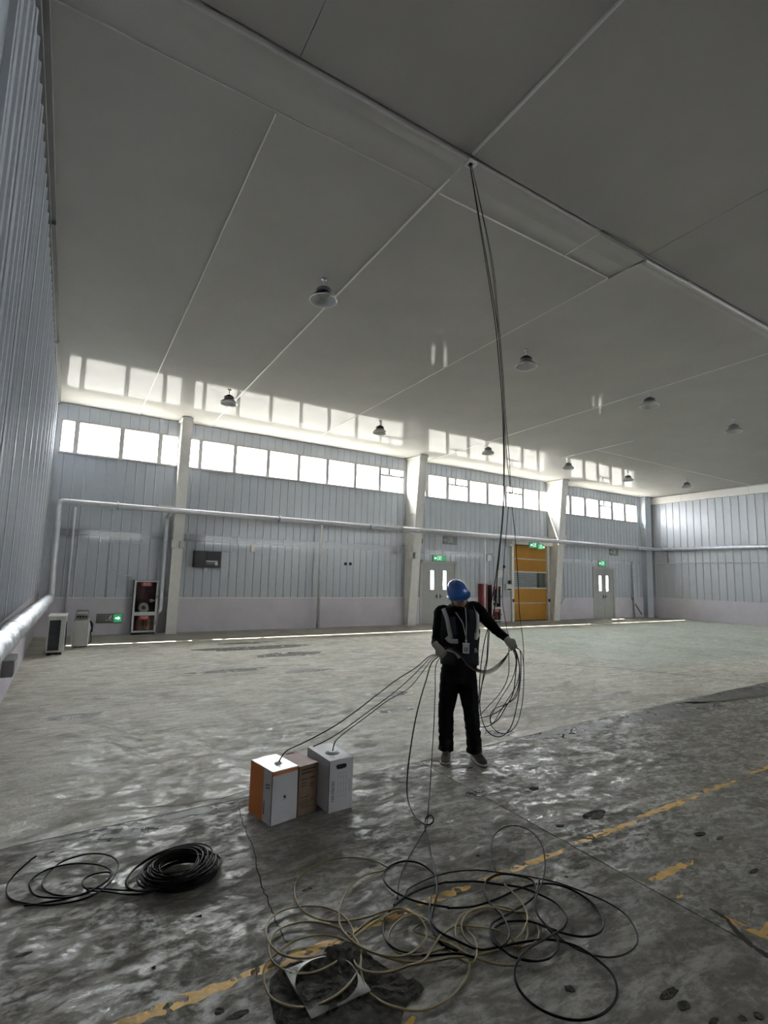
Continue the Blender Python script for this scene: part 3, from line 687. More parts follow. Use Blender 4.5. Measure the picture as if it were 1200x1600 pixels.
# conduits: bundles of five between columns
def conduits(x0, x1, n, label, z=2.62, skip=None):
    o = empty('conduit_bundle', (x0, D-.055, z)); tag(o, label, 'conduit')
    for k in range(n):
        bm = bmesh.new(); tube(bm, [(0, 0, k*.042), (x1-x0, 0, k*.042)], .013, 6); finish('conduit', bm, 'conduit', o)
    nx = int((x1-x0)/1.3)
    for i in range(nx+1):
        bm = bmesh.new(); x = .15+i*(x1-x0-.3)/max(1, nx); box(bm, (x-.012, -.016, -.02), (x+.012, .045, n*.042)); finish('saddle_clip', bm, 'galv', o)
    return o
conduits(XL+.35, 2.45, 4, 'row of four thin conduits left of the first column')
conduits(2.76, 10.48, 5, 'row of thin conduits along the wall between first and middle columns')
conduits(10.86, 15.0, 4, 'row of thin conduits above the double door behind the worker')
conduits(18.47, 25.0, 3, 'row of thin conduits above the far double door')
o = empty('conduit_bundle', (XR-.05, D-.3, 2.72)); tag(o, 'single thin conduit along the right-hand wall', 'conduit')
bm = bmesh.new(); tube(bm, [(0, 0, 0), (0, -12, 0)], .016, 6); finish('conduit', bm, 'conduit', o)
def thin(P, label, r=.011, m='conduit'):
    bm = bmesh.new(); tube(bm, bend(P, .05, 3), r, 6); return tag(finish('conduit', bm, m), label, 'conduit')
def W(px, py, off=.04):
    p = on_wall(px, py, D-off); return (p.x, p.y, p.z)
def drop(px, py0, py1, label, off=.04):
    a = on_wall(px, py0, D-off); b = on_wall(px, py1, D-off); return thin([(a.x, a.y, a.z), (a.x, a.y, b.z)], label)
xa = W(178, 850)[0]
thin([(xa, D-.04, 2.6), (xa, D-.04, 1.62), (1.62, D-.04, 1.55)], 'thin conduit dropping and turning to the top of the tall fire cabinet')
drop(173, 850, 933, 'straight thin conduit dropping left of the tall fire cabinet')
for i, (a, b, y) in enumerate(((152, 176, 855), (187, 222, 856))): 
    p, q = W(a, y), W(b, y+2); thin([(p[0], p[1], 2.60), (p[0], p[1], 2.45), (q[0], q[1], 2.45), (q[0], q[1], 2.60)], ['short looped conduit under the bundle, left of the long drop', 'short looped conduit under the bundle, right of the long drop'][i])
p = W(306, 820); thin([(p[0], D-.04, PZ-.3), (p[0], D-.04, 2.0)], 'thin conduit beside the black wall speaker')
p, q = W(340, 866), W(365, 872); thin([(p[0], D-.04, 2.35), (q[0], D-.04, 2.35), (q[0], D-.04, 2.6)], 'short conduit from the black wall speaker to the bundle')
drop(655, 838, 866, 'thin conduit under the round clock'); drop(715, 838, 858, 'thin conduit right of the hanging exit sign')
drop(762, 838, 868, 'thin conduit above the small grey switch box', .05)
thin([W(672, 838, .2), W(800, 838, .2)], 'faint conduit high over the double door')
def plate(name, px, py, w_, h, d, m, label, cat, off=0.0, extra=None, lx=None):
    c = on_wall(px, py, D-off-d/2); bm = bmesh.new(); box(bm, (-w_/2, -d/2, -h/2), (w_/2, d/2, h/2)); bev(bm, min(w_, h, d)*.12)
    o = finish(name, bm, m, loc=(c.x, D-off-d/2, c.z)); return tag(o, label, cat)
plate('junction_box', 395, 857, .13, .22, .09, 'offwhite', 'small pale junction box on the conduits, right of the speaker', 'junction box', .03)
plate('junction_box', 271, 850, .12, .22, .10, 'offwhite', 'small pale junction box on the left side of the first column', 'junction box', .46)
plate('junction_box', 284, 851, .12, .2, .10, 'offwhite', 'small pale junction box on the right side of the first column', 'junction box', .46)
plate('junction_box', 641, 868, .11, .22, .10, 'offwhite', 'small pale junction box on the left edge of the middle column', 'junction box', .60)
plate('junction_box', 650, 868, .11, .22, .10, 'offwhite', 'small pale junction box on the right edge of the middle column', 'junction box', .60)
plate('switch_box', 763, 872, .22, .25, .12, 'offwhite', 'small grey switch box on the wall above the glazed fire cabinet', 'switch box', .03)
plate('junction_box', 881, 843, .24, .4, .14, 'offwhite', 'pale box on the right side of the column by the yellow door', 'junction box', .0)
for i, (px, t) in enumerate(((539.5, 'left'), (547, 'right'))):
    c = on_wall(px, 881); bm = bmesh.new(); lathe(bm, [(.0, .03), (.04, .03), (.055, .015), (.055, 0), (0, 0)], (0, 0, 0), 14, 'Y'); o = finish('round_knob', bm, 'black', loc=(c.x, D-.02, c.z)); tag(o, 'small black round outlet in the long wall bay, %s one of the pair' % t, 'outlet')
c = on_wall(787, 885.5); bm = bmesh.new(); lathe(bm, [(.0, .03), (.05, .03), (.07, .015), (.07, 0), (0, 0)], (0, 0, 0), 14, 'Y'); o = finish('round_knob', bm, 'black', loc=(c.x, D-.02, c.z)); tag(o, 'small black round outlet left of the yellow door', 'outlet')

# speaker / display on the wall
c = on_wall(321.5, 873); o = empty('wall_speaker', (c.x, D, c.z-.26)); tag(o, 'black boxy wall speaker with a glossy window, right of the first column', 'speaker')
bm = bmesh.new(); box(bm, (-.38, -.30, 0), (.38, -.03, .48)); bev(bm, .02); finish('housing', bm, 'black', o)
bm = bmesh.new(); box(bm, (-.05, -.31, .22), (.30, -.298, .42)); bev(bm, .004); finish('window', bm, 'grill', o)
for z in (.09, .16):
    bm = bmesh.new(); box(bm, (-.05, -.31, z), (.28, -.298, z+.045)); finish('shelf_strip', bm, 'offwhite' if z > .1 else 'lens', o)
bm = bmesh.new(); lathe(bm, [(0, .32), (.04, .32), (.05, .30), (0, .30)], (.24, 0, .11), 16, 'Y'); finish('dial', bm, 'white', o)
bm = bmesh.new(); box(bm, (-.06, -.12, -.10), (.04, -.02, .0)); finish('bracket', bm, 'offwhite', o)

# clock
c = on_wall(657, 845, D-.1); o = empty('wall_clock', (c.x, D-.03, c.z)); tag(o, 'round white wall clock beside the middle column', 'clock')
bm = bmesh.new(); lathe(bm, [(0, .05), (.15, .05), (.17, .04), (.17, 0), (0, 0)], (0, 0, 0), 28, 'Y'); finish('case', bm, 'white', o)
bm = bmesh.new(); lathe(bm, [(0, .056), (.145, .056), (.145, .051), (0, .051)], (0, 0, 0), 28, 'Y'); finish('dial', bm, 'lens', o)
bm = bmesh.new(); box(bm, (-.006, -.062, 0), (.006, -.058, .1)); box(bm, (0, -.062, -.006), (.07, -.058, .006)); finish('hands', bm, 'ink', o)

# exit signs
def exit_sign(px, py, w_, h, label, lit, off, hang=0.0, loc=None, rot=0, mirrored=False):
    c = on_wall(px, py, D-off) if loc is None else Vector(loc)
    o = empty('exit_sign', (c.x, c.y, c.z-h/2), rot); tag(o, label, 'exit sign')
    bm = bmesh.new(); box(bm, (-w_/2, -.02, 0), (w_/2, .02, h)); bev(bm, .006); finish('housing', bm, 'trimd', o)
    bm = bmesh.new(); box(bm, (-w_/2+.02, -.024, .018), (w_/2-.02, -.019, h-.018)); f = finish('face', bm, 'greenlit' if lit else 'greenp', o)
    if not lit: f.data.materials[0] = MT['trimd']
    m = 'signlit' if lit else 'offwhite'; s = h/.3
    # running man in a doorway, arrow
    bm = bmesh.new(); lathe(bm, [(0, .0275), (.022*s, .0275), (.022*s, .024), (0, .024)], (.03*s, 0, h*.74), 10, 'Y')
    for a, b, r in (((.025, .68), (-.01, .46), .017), ((-.01, .46), (.045, .36), .012), ((.045, .36), (.04, .20), .012), ((-.01, .46), (-.03, .30), .012), ((-.03, .30), (-.09, .26), .012), ((.02, .64), (.07, .52), .009), ((.02, .64), (-.045, .56), .009)):
        tube(bm, [(a[0]*s, -.026, a[1]*h), (b[0]*s, -.026, b[1]*h)], r*s*.9, 5)
    finish('running_figure', bm, m, o)
    bm = bmesh.new(); g = .008*s
    for a, b in (((-.11*s, .16*h), (-.095*s, .86*h)), ((.10*s, .16*h), (.115*s, .86*h)), ((-.11*s, .82*h), (.115*s, .86*h))): box(bm, (a[0], -.027, a[1]), (b[0], -.0235, b[1]))
    finish('doorway', bm, m, o)
    q = -1 if mirrored else 1
    bm = bmesh.new(); v = [bm.verts.new((q*x*s, -.0265, h/2+z*s)) for x, z in ((.16, .02), (.24, .02), (.24, .06), (.31, 0), (.24, -.06), (.24, -.02), (.16, -.02))]; bm.faces.new(v[::-q] if q > 0 else v); bmesh.ops.solidify(bm, geom=bm.faces[:], thickness=.002); finish('arrow', bm, m, o)
    if hang:
        bm = bmesh.new()
        bm.free()
        for x in (-w_*.35, w_*.35):
            bm = bmesh.new(); tube(bm, [(x, 0, h), (x, 0, h+hang)], .006, 6); finish('hanger', bm, 'offwhite', o)
    return o
exit_sign(171, 966, .62, .25, 'low grey exit sign with green arrow on the wainscot, left of the tall cabinet', False, .07).children[1].data.materials[0] = MT['door']
ob = bpy.data.objects['exit_sign']
for ch in ob.children:
    if ch.name.startswith('arrow'): ch.data.materials[0] = MT['signlit']
bm = bmesh.new(); box(bm, (.10, -.0245, .02), (.29, -.0235, .23)); finish('green_field', bm, 'greenlit', ob)
exit_sign(686, 872.5, .62, .24, 'lit green exit sign directly above the double door behind the worker', True, .08, .0, mirrored=True)
exit_sign(703, 844.5, .66, .30, 'dark exit sign hanging from the pipe above the nearer double door', False, .80, .12, mirrored=True)
exit_sign(835, 852, .62, .24, 'lit green exit sign at the top of the yellow door, left of two', True, .78, .1, mirrored=True)
exit_sign(844, 854.5, .40, .24, 'smaller lit exit sign at the top of the yellow door, right of two', True, .84, .1)
exit_sign(941, 880.5, .60, .26, 'lit green exit sign directly above the far double door', True, .10, .1, mirrored=True)
exit_sign(959, 863, .62, .30, 'pale exit sign hanging under the pipe right of the far double door', False, .80, .1, mirrored=True)
# emergency light box low on the left wall, under the pipe
o = empty('emergency_light', (XL+.07, 8.1, .42), PI/2); tag(o, 'dark wedge-shaped emergency light on the left wall below the foil pipe', 'emergency light')
bm = bmesh.new(); box(bm, (-.3, -.06, 0), (.3, .06, .2)); bev(bm, .01); finish('housing', bm, 'trimd', o)
bm = bmesh.new(); box(bm, (-.26, -.066, .03), (.26, -.06, .17)); finish('face', bm, 'door', o)

# fire cabinets
def fire_cabinet(x0, x1, z0, z1, split, label, frame='galv', glow=True):
    o = empty('fire_cabinet', ((x0+x1)/2, D-.03, z0)); tag(o, label, 'fire cabinet'); w_ = (x1-x0)/2; h = z1-z0; d = .24; t = .05
    bm = bmesh.new()
    for a, b in (((-w_, -d, 0), (-w_+.02, 0, h)), ((w_-.02, -d, 0), (w_, 0, h)), ((-w_, -.02, 0), (w_, 0, h)), ((-w_, -d, 0), (w_, 0, .02)), ((-w_, -d, h-.02), (w_, 0, h)), ((-w_, -d, split-.02), (w_, 0, split+.02))): box(bm, a, b)
    finish('cabinet_body', bm, 'darkred', o)
    for a, b in ((0, split), (split, h)):
        bm = bmesh.new()
        for p, q in (((-w_, a), (-w_+t, b)), ((w_-t, a), (w_, b)), ((-w_+t, a), (w_-t, a+t)), ((-w_+t, b-t), (w_-t, b))): box(bm, (p[0], -d-.03, p[1]+.002), (q[0], -d, q[1]-.002))
        dr = finish('door', bm, frame, o)
        bm = bmesh.new(); box(bm, (-w_+t, -d-.016, a+t), (w_-t, -d-.011, b-t)); finish('glass', bm, 'glass', dr)
        bm = bmesh.new(); box(bm, (w_-.035, -d-.04, (a+b)/2-.05), (w_-.018, -d-.03, (a+b)/2+.05)); finish('handle', bm, 'black', dr)
        bm = bmesh.new(); box(bm, (-.13, -d-.020, b-t-.11), (.13, -d-.017, b-t-.015)); lb = finish('label_sticker', bm, 'redp', dr)
        text('消火栓' if b == h else '灭火器', .060, 'white', dr, (0, -d-.0205, b-t-.045), (PI/2, 0, 0))
        text('FIRE HYDRANT' if b == h else '119', .026, 'white', dr, (0, -d-.0205, b-t-.09), (PI/2, 0, 0))
    # hose reel, valve, extinguishers
    bm = bmesh.new(); tube(bm, [(math.cos(a*.35)*(.05+a*.0016)-.02, -.12, split+.16+math.sin(a*.35)*(.05+a*.0016)) for a in range(54)], .012, 6); finish('rolled_hose', bm, 'hose', o)
    bm = bmesh.new(); lathe(bm, [(0, .02), (.045, .02), (.05, 0), (.05, -.03), (0, -.03)], (w_-.14, -.12, split+.34), 14, 'Y'); tube(bm, [(w_-.14, -.08, split+.34), (w_-.05, -.08, split+.34)], .025, 8); finish('valve', bm, 'galv', o)
    for x in (-.12, .1):
        bm = bmesh.new(); lathe(bm, [(0, 0), (.065, 0), (.07, .02), (.07, .27), (.045, .32), (.02, .34), (.02, .38), (0, .38)], (x, -.12, .02), 16); finish('extinguisher_bottle', bm, 'red', o)
    bm = bmesh.new(); box(bm, (-w_+.01, -d+.01, -z0), (w_-.01, -.01, 0)) if z0 > .01 else None; 
    if z0 > .01: finish('plinth', bm, 'black', o)
    else: bm.free()
    return o
fire_cabinet(1.60, 2.21, .06, 1.46, .50, 'tall glazed fire cabinet with hose roll, left of the first column')
cl = on_wall(761, 925).x; crr = on_wall(773, 925).x
fire_cabinet(cl, crr+.1, .05, on_wall(767, 914).z, .52, 'narrow dark glazed fire cabinet left of the yellow door, behind the worker')
bm = bmesh.new(); c0 = on_wall(749.5, 912, D-.1); box(bm, (c0.x-.02, D-.25, .1), (c0.x+.26, D-.03, c0.z)); bev(bm, .01); o = finish('red_panel', bm, 'red'); tag(o, 'narrow dark red upright box left of the white riser pipe', 'fire box')
# control gear beside yellow door
o = plate('control_box', 794, 918, .30, .28, .14, 'offwhite', 'grey control box with a round dial beside the yellow door', 'control box', .03)
bm = bmesh.new(); lathe(bm, [(.05, .11), (.085, .11), (.085, .07), (.05, .07)], (0, 0, .22), 18, 'Y'); finish('round_gauge', bm, 'black', o)
bm = bmesh.new(); box(bm, (-.12, -.075, -.11), (.12, -.07, -.05)); finish('button_row', bm, 'black', o)
plate('switch_box', 781, 897, .26, .30, .10, 'offwhite', 'grey switch box on the wall left of the yellow door', 'switch box', .03)
plate('switch_box', 781, 923, .10, .14, .06, 'white', 'tiny white switch below the grey switch box by the yellow door', 'switch box', .03)

# air conditioner outdoor unit and the small machine
fl0 = on_floor(72, 1024); 
A0, A1, A2 = on_floor(70, 1023), on_floor(94, 1024), on_floor(105, 1013)
acw = .31; o = empty('air_conditioner_unit', (A0.x, A0.y-.12, 0), -.03); tag(o, 'white air-conditioner outdoor unit with black coil side, standing on the floor in the left corner', 'air conditioner')
w_, d_, h = acw, .80, .70
bm = bmesh.new(); box(bm, (0, 0, .05), (w_, d_, .05+h)); bev(bm, .015); finish('casing', bm, 'offwhite', o)
bm = bmesh.new(); box(bm, (.03, -.008, .09), (w_*.72, .004, h-.01)); finish('coil_grille', bm, 'grill', o)
for k in range(12):
    bm = bmesh.new(); box(bm, (.032, -.012, .10+k*.052), (w_*.72-.002, -.007, .106+k*.052)); finish('grille_wire', bm, 'black', o)
bm = bmesh.new(); lathe(bm, [(0, .004), (.225, .004), (.235, .02), (.25, .02), (.25, 0), (0, 0)], (w_, d_*.5, .05+h*.47), 28, 'X'); finish('fan_ring', bm, 'black', o)
for k in range(4):
    bm = bmesh.new(); lathe(bm, [(.045+k*.05, .022), (.052+k*.05, .022), (.052+k*.05, .026), (.045+k*.05, .026)], (w_, d_*.5, .05+h*.47), 24, 'X'); finish('fan_guard', bm, 'trimd', o)
bm = bmesh.new(); box(bm, (-.012, -.012, .05+h), (w_+.012, d_+.012, .05+h+.02)); bev(bm, .006); finish('top_cover', bm, 'offwhite', o)
for x in (.03, w_-.09):
    bm = bmesh.new(); box(bm, (x, -.01, 0), (x+.06, d_+.01, .05)); finish('foot', bm, 'black', o)
B0, B1 = on_floor(111, 1012), on_floor(136, 1011); o = empty('dehumidifier', (B0.x, B0.y, 0), -.08); tag(o, 'small white cabinet machine with knobs on top, right of the air-conditioner unit', 'machine')
w_ = (B1-B0).length; h = .60
bm = bmesh.new(); box(bm, (0, 0, .02), (w_, .4, h)); bev(bm, .012); finish('casing', bm, 'offwhite', o)
bm = bmesh.new(); box(bm, (.03, -.012, .05), (w_-.03, 0, h-.06)); bev(bm, .004); finish('front_panel', bm, 'offwhite', o)
bm = bmesh.new(); box(bm, (.02, .03, h), (w_-.02, .36, h+.14)); bev(bm, .01); finish('control_head', bm, 'door', o)
for k in range(4):
    bm = bmesh.new(); lathe(bm, [(0, .03), (.02, .03), (.022, 0), (0, 0)], (.07+k*(w_-.14)/3, .03, h+.07), 12, 'Y'); finish('knob', bm, 'black', o)
bm = bmesh.new(); tube(bm, [(.04, .1, h+.14), (.04, .1, h+.2), (w_-.04, .1, h+.2), (w_-.04, .1, h+.14)], .008, 6); finish('handle', bm, 'black', o)
for k in range(3):
    bm = bmesh.new(); tube(bm, smooth_path([(w_, .1+.05*k, h-.03), (w_+.07, .08, h-.12-.06*k), (w_+.04, .1, .3), (w_+.06, .12, .12), (w_+.01, .1, .05)], 5), .012, 6); finish('cable_tangle', bm, 'black', o)
bm = bmesh.new(); box(bm, (.02, .02, 0), (w_-.02, .38, .02)); finish('base', bm, 'black', o)

# ================================================================== LAMPS
def lamp():
    o = empty('high_bay_lamp')
    bm = bmesh.new(); lathe(bm, [(.09, -.34), (.12, -.37), (.215, -.47), (.235, -.52), (.245, -.522), (.247, -.514), (.225, -.46), (.13, -.355), (.09, -.33)], (0, 0, 0), 28); finish('shade', bm, 'lampshade', o)
    bm = bmesh.new(); tube(bm, [(.243*math.cos(k*PI/16), .243*math.sin(k*PI/16), -.52) for k in range(32)], .007, 6, True); finish('rim', bm, 'trimw', o)
    bm = bmesh.new(); lathe(bm, [(0, -.20), (.06, -.20), (.07, -.22), (.11, -.24), (.135, -.27), (.14, -.33), (.11, -.36), (0, -.36)], (0, 0, 0), 24); finish('housing', bm, 'lampbody', o)
    bm = bmesh.new(); lathe(bm, [(0, -.375), (.08, -.375), (.085, -.362), (0, -.362)], (0, 0, 0), 20); finish('lens', bm, 'lens', o)
    bm = bmesh.new(); tube(bm, [(0, 0, 0), (0, 0, -.2)], .011, 8); lathe(bm, [(0, 0), (.05, 0), (.05, -.02), (.02, -.04), (0, -.04)], (0, 0, 0), 14); finish('rod', bm, 'galv', o)
    return o
LG = [((2.98, 6.85), 'largest high-bay lamp, hanging near the left cover strip of the ceiling'),
      ((3.02, 12.40), 'high-bay lamp near the windows at the left end of the far row'),
      ((7.33, 12.44), 'second high-bay lamp from the left in the far row'),
      ((7.33, 6.88), 'high-bay lamp just right of the hanging cables, second of the near row'),
      ((11.42, 6.87), 'third high-bay lamp of the near row, right of the hanging cables'),
      ((11.47, 12.44), 'third high-bay lamp from the left in the far row, left of the hanging cables'),
      ((15.35, 12.40), 'high-bay lamp of the far row in front of the third column'),
      ((19.05, 12.48), 'high-bay lamp of the far row above the last window band'),
      ((15.2, 6.80), 'rightmost high-bay lamp of the near row, at the right picture edge'),
      ((22.3, 11.9), 'farthest high-bay lamp, near the right-hand wall top')]
l0 = lamp()
for i, ((x, y), lb) in enumerate(LG):
    if i == 0: r = l0
    else:
        r = l0.copy(); C.objects.link(r)
        for ch in l0.children: c = ch.copy(); C.objects.link(c); c.parent = r
    r.location = (x, y, ceil_z(y)); r.scale = (.86, .86, .68); r['label'] = lb; r['category'] = 'lamp'; r['group'] = 'high-bay lamps on the ceiling'

# ================================================================== BOXES
def cable_box(A, B, depth, h, name, label):
    """A,B front bottom corners on the floor (left,right)"""
    A, B = Vector((A[0], A[1], 0)), Vector((B[0], B[1], 0)); o = empty(name, A, math.atan2((B-A).y, (B-A).x)); tag(o, label, 'box', 'cable boxes on the floor'); return o, (B-A).length
HB = .355
def top_z(px, py, base):  # height of a top corner standing over a known floor point
    v = ray(px, py); t = math.hypot(base[0], base[1])/math.hypot(v.x, v.y); return EYE.z+v.z*t
b1A, b1B, b1C = on_floor(422, 1292), on_floor(463, 1278), on_floor(391, 1272)
b3A, b3B = on_floor(512, 1272), on_floor(550, 1262)
ux = (b1B-b1A).normalized(); w1 = (b1B-b1A).length
dep = (b1C-b1A).length
print('box', w1, dep, top_z(432, 1213, b1A), 'b3', (b3B-b3A).length, top_z(516, 1192, b3A))
def carton(o, w_, d_, h, mats):
    bm = bmesh.new(); vs_ = box(bm, (0, 0, 0), (w_, d_, h)); bm.faces.ensure_lookup_table()
    order = ['bottom', 'top', 'front', 'back', 'left', 'right']; ml = [mats.get(k, mats['*']) for k in order]
    for i, f in enumerate(bm.faces): f.material_index = i
    bev(bm, .003, 1)
    return finish('carton', bm, ml, o)
h1 = .36; d1 = .315
o1, w1 = cable_box(b1A, b1B, d1, h1, 'cable_box', 'white and orange cable box, leftmost of the three, cable coming out of its top')
carton(o1, w1, d1, h1, {'*': 'card_w', 'top': 'card_tape', 'left': 'card_w', 'front': 'card_w'})
bm = bmesh.new(); box(bm, (-.0012, .12, .002), (-.0002, d1-.001, h1-.003)); finish('orange_panel', bm, 'orange', o1)
bm = bmesh.new(); box(bm, (.002, -.0012, h1-.030), (w1-.002, -.0002, h1-.008)); finish('orange_band', bm, 'orange', o1)
bm = bmesh.new(); lathe(bm, [(.005, .0003), (.005, .0016), (.009, .0016), (.009, .0003)], (w1*.5, 0, h1*.48), 16, 'Y')
bm2 = bm; finish('round_mark', bm2, 'ink', o1, rot=None)
bm = bmesh.new(); box(bm, (w1*.36, -.001, h1*.425), (w1*.64, -.0003, h1*.429)); finish('printed_line', bm, 'inkg', o1)
bm = bmesh.new()
for y0_, z0_ in ((.035, .235), (.035, .255)):
    box(bm, (-.0014, y0_, z0_), (-.0003, y0_+.045, z0_+.006)); box(bm, (-.0014, y0_, z0_), (-.0003, y0_+.006, z0_+.016)); box(bm, (-.0014, y0_+.04, z0_-.01), (-.0003, y0_+.045, z0_+.006))
box(bm, (-.0014, .095, .05), (-.0003, .102, .14)); finish('printed_marks', bm, 'ink', o1)
def grommet(o, x, y, h, r=.028):
    bm = bmesh.new(); lathe(bm, [(r*.55, .012), (r*.8, .014), (r*.86, .006), (r*1.15, .004), (r*1.2, 0), (r*.5, 0), (r*.5, .008)], (x, y, h), 22); finish('cable_grommet', bm, 'offwhite', o)
    bm = bmesh.new(); lathe(bm, [(0, .0015), (r*.5, .0015), (r*.5, 0), (0, 0)], (x, y, h), 16); finish('grommet_hole', bm, 'black', o)
grommet(o1, w1*.55, d1*.40, h1, .024)
h3 = .37; d3 = .375
o3, w3 = cable_box(b3A, b3B, d3, h3, 'cable_box', 'white cable box with oval handle hole and round grommet, rightmost of the three')
w3 = max(w3, .2)
carton(o3, w3, d3, h3, {'*': 'card_w', 'top': 'card_w'})
def slot(o, x0, x1, z, rr, face='front', m='black', off=.0):
    bm = bmesh.new(); pts = []
    for k in range(9): a = PI/2+PI*k/8; pts.append((x0+math.cos(a)*rr, math.sin(a)*rr))
    for k in range(9): a = -PI/2+PI*k/8; pts.append((x1+math.cos(a)*rr, math.sin(a)*rr))
    if face == 'front':
        v = [bm.verts.new((p[0], -.0012, z+p[1])) for p in pts]; bm.faces.new(v)
    else:
        v = [bm.verts.new((p[0], z+p[1], off+.0012)) for p in pts]; bm.faces.new(v)
    bmesh.ops.solidify(bm, geom=bm.faces[:], thickness=.001); finish('handle_hole', bm, m, o)
for o_, h_k in ((o1, h1), (o3, h3)):
    bm = bmesh.new(); box(bm, (-.0016, -.0016, .002), (.0028, .0012, h_k-.004)); finish('dark_edge', bm, 'ink', o_)
slot(o3, w3*.36, w3*.64, h3*.86, .015); grommet(o3, w3*.52, d3*.42, h3, .047)
text('HIKVISION', .030, 'ink', o3, (w3*.18, -.002, h3*.40), (PI/2, -PI/2, 0)) 
text('CAT6 UTP', .020, 'inkg', o3, (w3*.86, -.002, h3*.46), (PI/2, -PI/2, 0))
bm = bmesh.new()
for z in (.10, .14, .19, .24, .27): box(bm, (w3*.36, -.0011, z), (w3*.72, -.0004, z+.0016))
for x in (.36, .48, .60, .72): box(bm, (w3*x-.0008, -.0011, .10), (w3*x+.0008, -.0004, .27))
finish('printed_table', bm, 'inkg', o3)
# middle brown box lies between
fp, fq = b1B, b3A
dirx = ux; pm = Vector((b1B.x, b1B.y, 0))+dirx*.012+Vector((-dirx.y, dirx.x, 0))*.005
wm = max(.16, (Vector((b3A.x, b3A.y, 0))-pm).dot(dirx)-.03); qm = pm+dirx*wm
o2, _ = cable_box(pm, qm, .36, .36, 'cable_box', 'brown cardboard cable box standing between the two white ones')
carton(o2, wm, .33, .345, {'*': 'card_b', 'top': 'card_p'})
slot(o2, wm*.4, wm*.72, .285, .012, 'top', 'black', .345)
bm = bmesh.new()
for z, a, b, t in ((.31, .12, .85, .012), (.285, .12, .72, .014), (.245, .10, .45, .008), (.245, .55, .85, .010), (.22, .12, .4, .006), (.20, .12, .38, .006), (.205, .58, .82, .006), (.185, .6, .8, .006), (.12, .08, .55, .007), (.10, .08, .5, .004), (.088, .08, .6, .004), (.076, .08, .6, .004), (.10, .65, .85, .004), (.088, .65, .85, .004), (.064, .08, .5, .004), (.052, .08, .7, .004)):
    box(bm, (wm*a, -.0012, z), (wm*b, -.0003, z+t))
finish('printed_text_lines', bm, 'inkb', o2)['kind'] = 'stuff'

# ================================================================== PERSON
P0 = on_floor(720, 1186); P0.z = 0
FW = Vector((P0.x, P0.y, 0)).normalized(); RT = Vector((FW.y, -FW.x, 0)); DP = Vector((P0.x, P0.y, 0)).length
def pp(px, py, off=0.0):
    """point seen at px,py on the upright plane through the worker, moved off metres towards the camera"""
    v = ray(px, py); return EYE+v*((DP-off)/(v.x*FW.x+v.y*FW.y))
def loc(p): d_ = Vector(p)-P0; return Vector((d_.dot(RT), -d_.dot(FW), d_.z))   # x right in view, y towards camera, z up
def L(px, py, off=0.0): return loc(pp(px, py, off))
print('person P0', P0, DP, 'helmet top', L(711, 908), 'shoulders', L(686, 955), L(750, 948), 'crotch', L(718, 1062), 'glove', L(688, 1018), L(798, 1004), 'hem', L(716, 1036))
person = empty('person', P0, math.atan2(RT.y, RT.x)); person.matrix_world = Matrix(((RT.x, -FW.x, 0, P0.x), (RT.y, -FW.y, 0, P0.y), (0, 0, 1, 0), (0, 0, 0, 1)))
# NB local frame is left-handed if built from RT and -FW with z up, so use y = away from the camera for the empty
person.matrix_world = Matrix(((RT.x, FW.x, 0, P0.x), (RT.y, FW.y, 0, P0.y), (0, 0, 1, 0), (0, 0, 0, 1)))
def fl(p): return Vector((p[0], -p[1], p[2]))           # my (right, towards camera, up) -> local
def ring(c, a, b, ra, rb, n=20, sq=1.0):
    out = []
    for k in range(n):
        t = 2*PI*k/n; ct, st = math.cos(t), math.sin(t)
        ct = math.copysign(abs(ct)**sq, ct); st = math.copysign(abs(st)**sq, st)
        out.append(Vector(c)+a*ra*ct+b*rb*st)
    return out
X_, Y_, Z_ = Vector((1, 0, 0)), Vector((0, 1, 0)), Vector((0, 0, 1))
def limb(bm, P, R_, n=16, flat=1.0, mi=0):
    P = [Vector(p) for p in P]; Q = smooth_path(P, 6); m = len(Q); rr = []
    for i in range(m):
        t = i/(m-1)*(len(P)-1); k = min(int(t), len(P)-2); f_ = t-k; f_ = f_*f_*(3-2*f_); rr.append(R_[k]*(1-f_)+R_[k+1]*f_)
    tube(bm, Q, rr, n, mi=mi)
def blob(bm, c, r, rot=None, n=2, mi=0):
    mt = Matrix.Translation(c) @ (rot.to_4x4() if rot else Matrix()) @ Matrix.Diagonal((*r, 1))
    g = bmesh.ops.create_icosphere(bm, subdivisions=n+1, radius=1, matrix=mt)
    for v in g['verts']:
        for f in v.link_faces: f.material_index = mi; f.smooth = True
def fuse(name, bm, mats, parent, voxel=.007, smooth_n=6, pick=None, wrinkle=None):
    """fold the shapes in bm into one continuous skin"""
    me = bpy.data.meshes.new(name); bmesh.ops.recalc_face_normals(bm, faces=bm.faces); bm.to_mesh(me); bm.free()
    t = bpy.data.objects.new(name+'_src', me); C.objects.link(t)
    rm = t.modifiers.new('r', 'REMESH'); rm.mode = 'VOXEL'; rm.voxel_size = voxel
    sm = t.modifiers.new('s', 'SMOOTH'); sm.iterations = smooth_n; sm.factor = .5
    dg = bpy.context.evaluated_depsgraph_get(); out = bpy.data.meshes.new_from_object(t.evaluated_get(dg))
    bpy.data.objects.remove(t); out.materials.clear()
    for m in mats: out.materials.append(MT[m])
    if wrinkle:
        nr = [v.normal.copy() for v in out.vertices]
        for v, n_ in zip(out.vertices, nr): v.co += n_*wrinkle(v.co)
    for p in out.polygons:
        p.use_smooth = True
        if pick: p.material_index = pick(p.center)
    return link(name, out, parent)

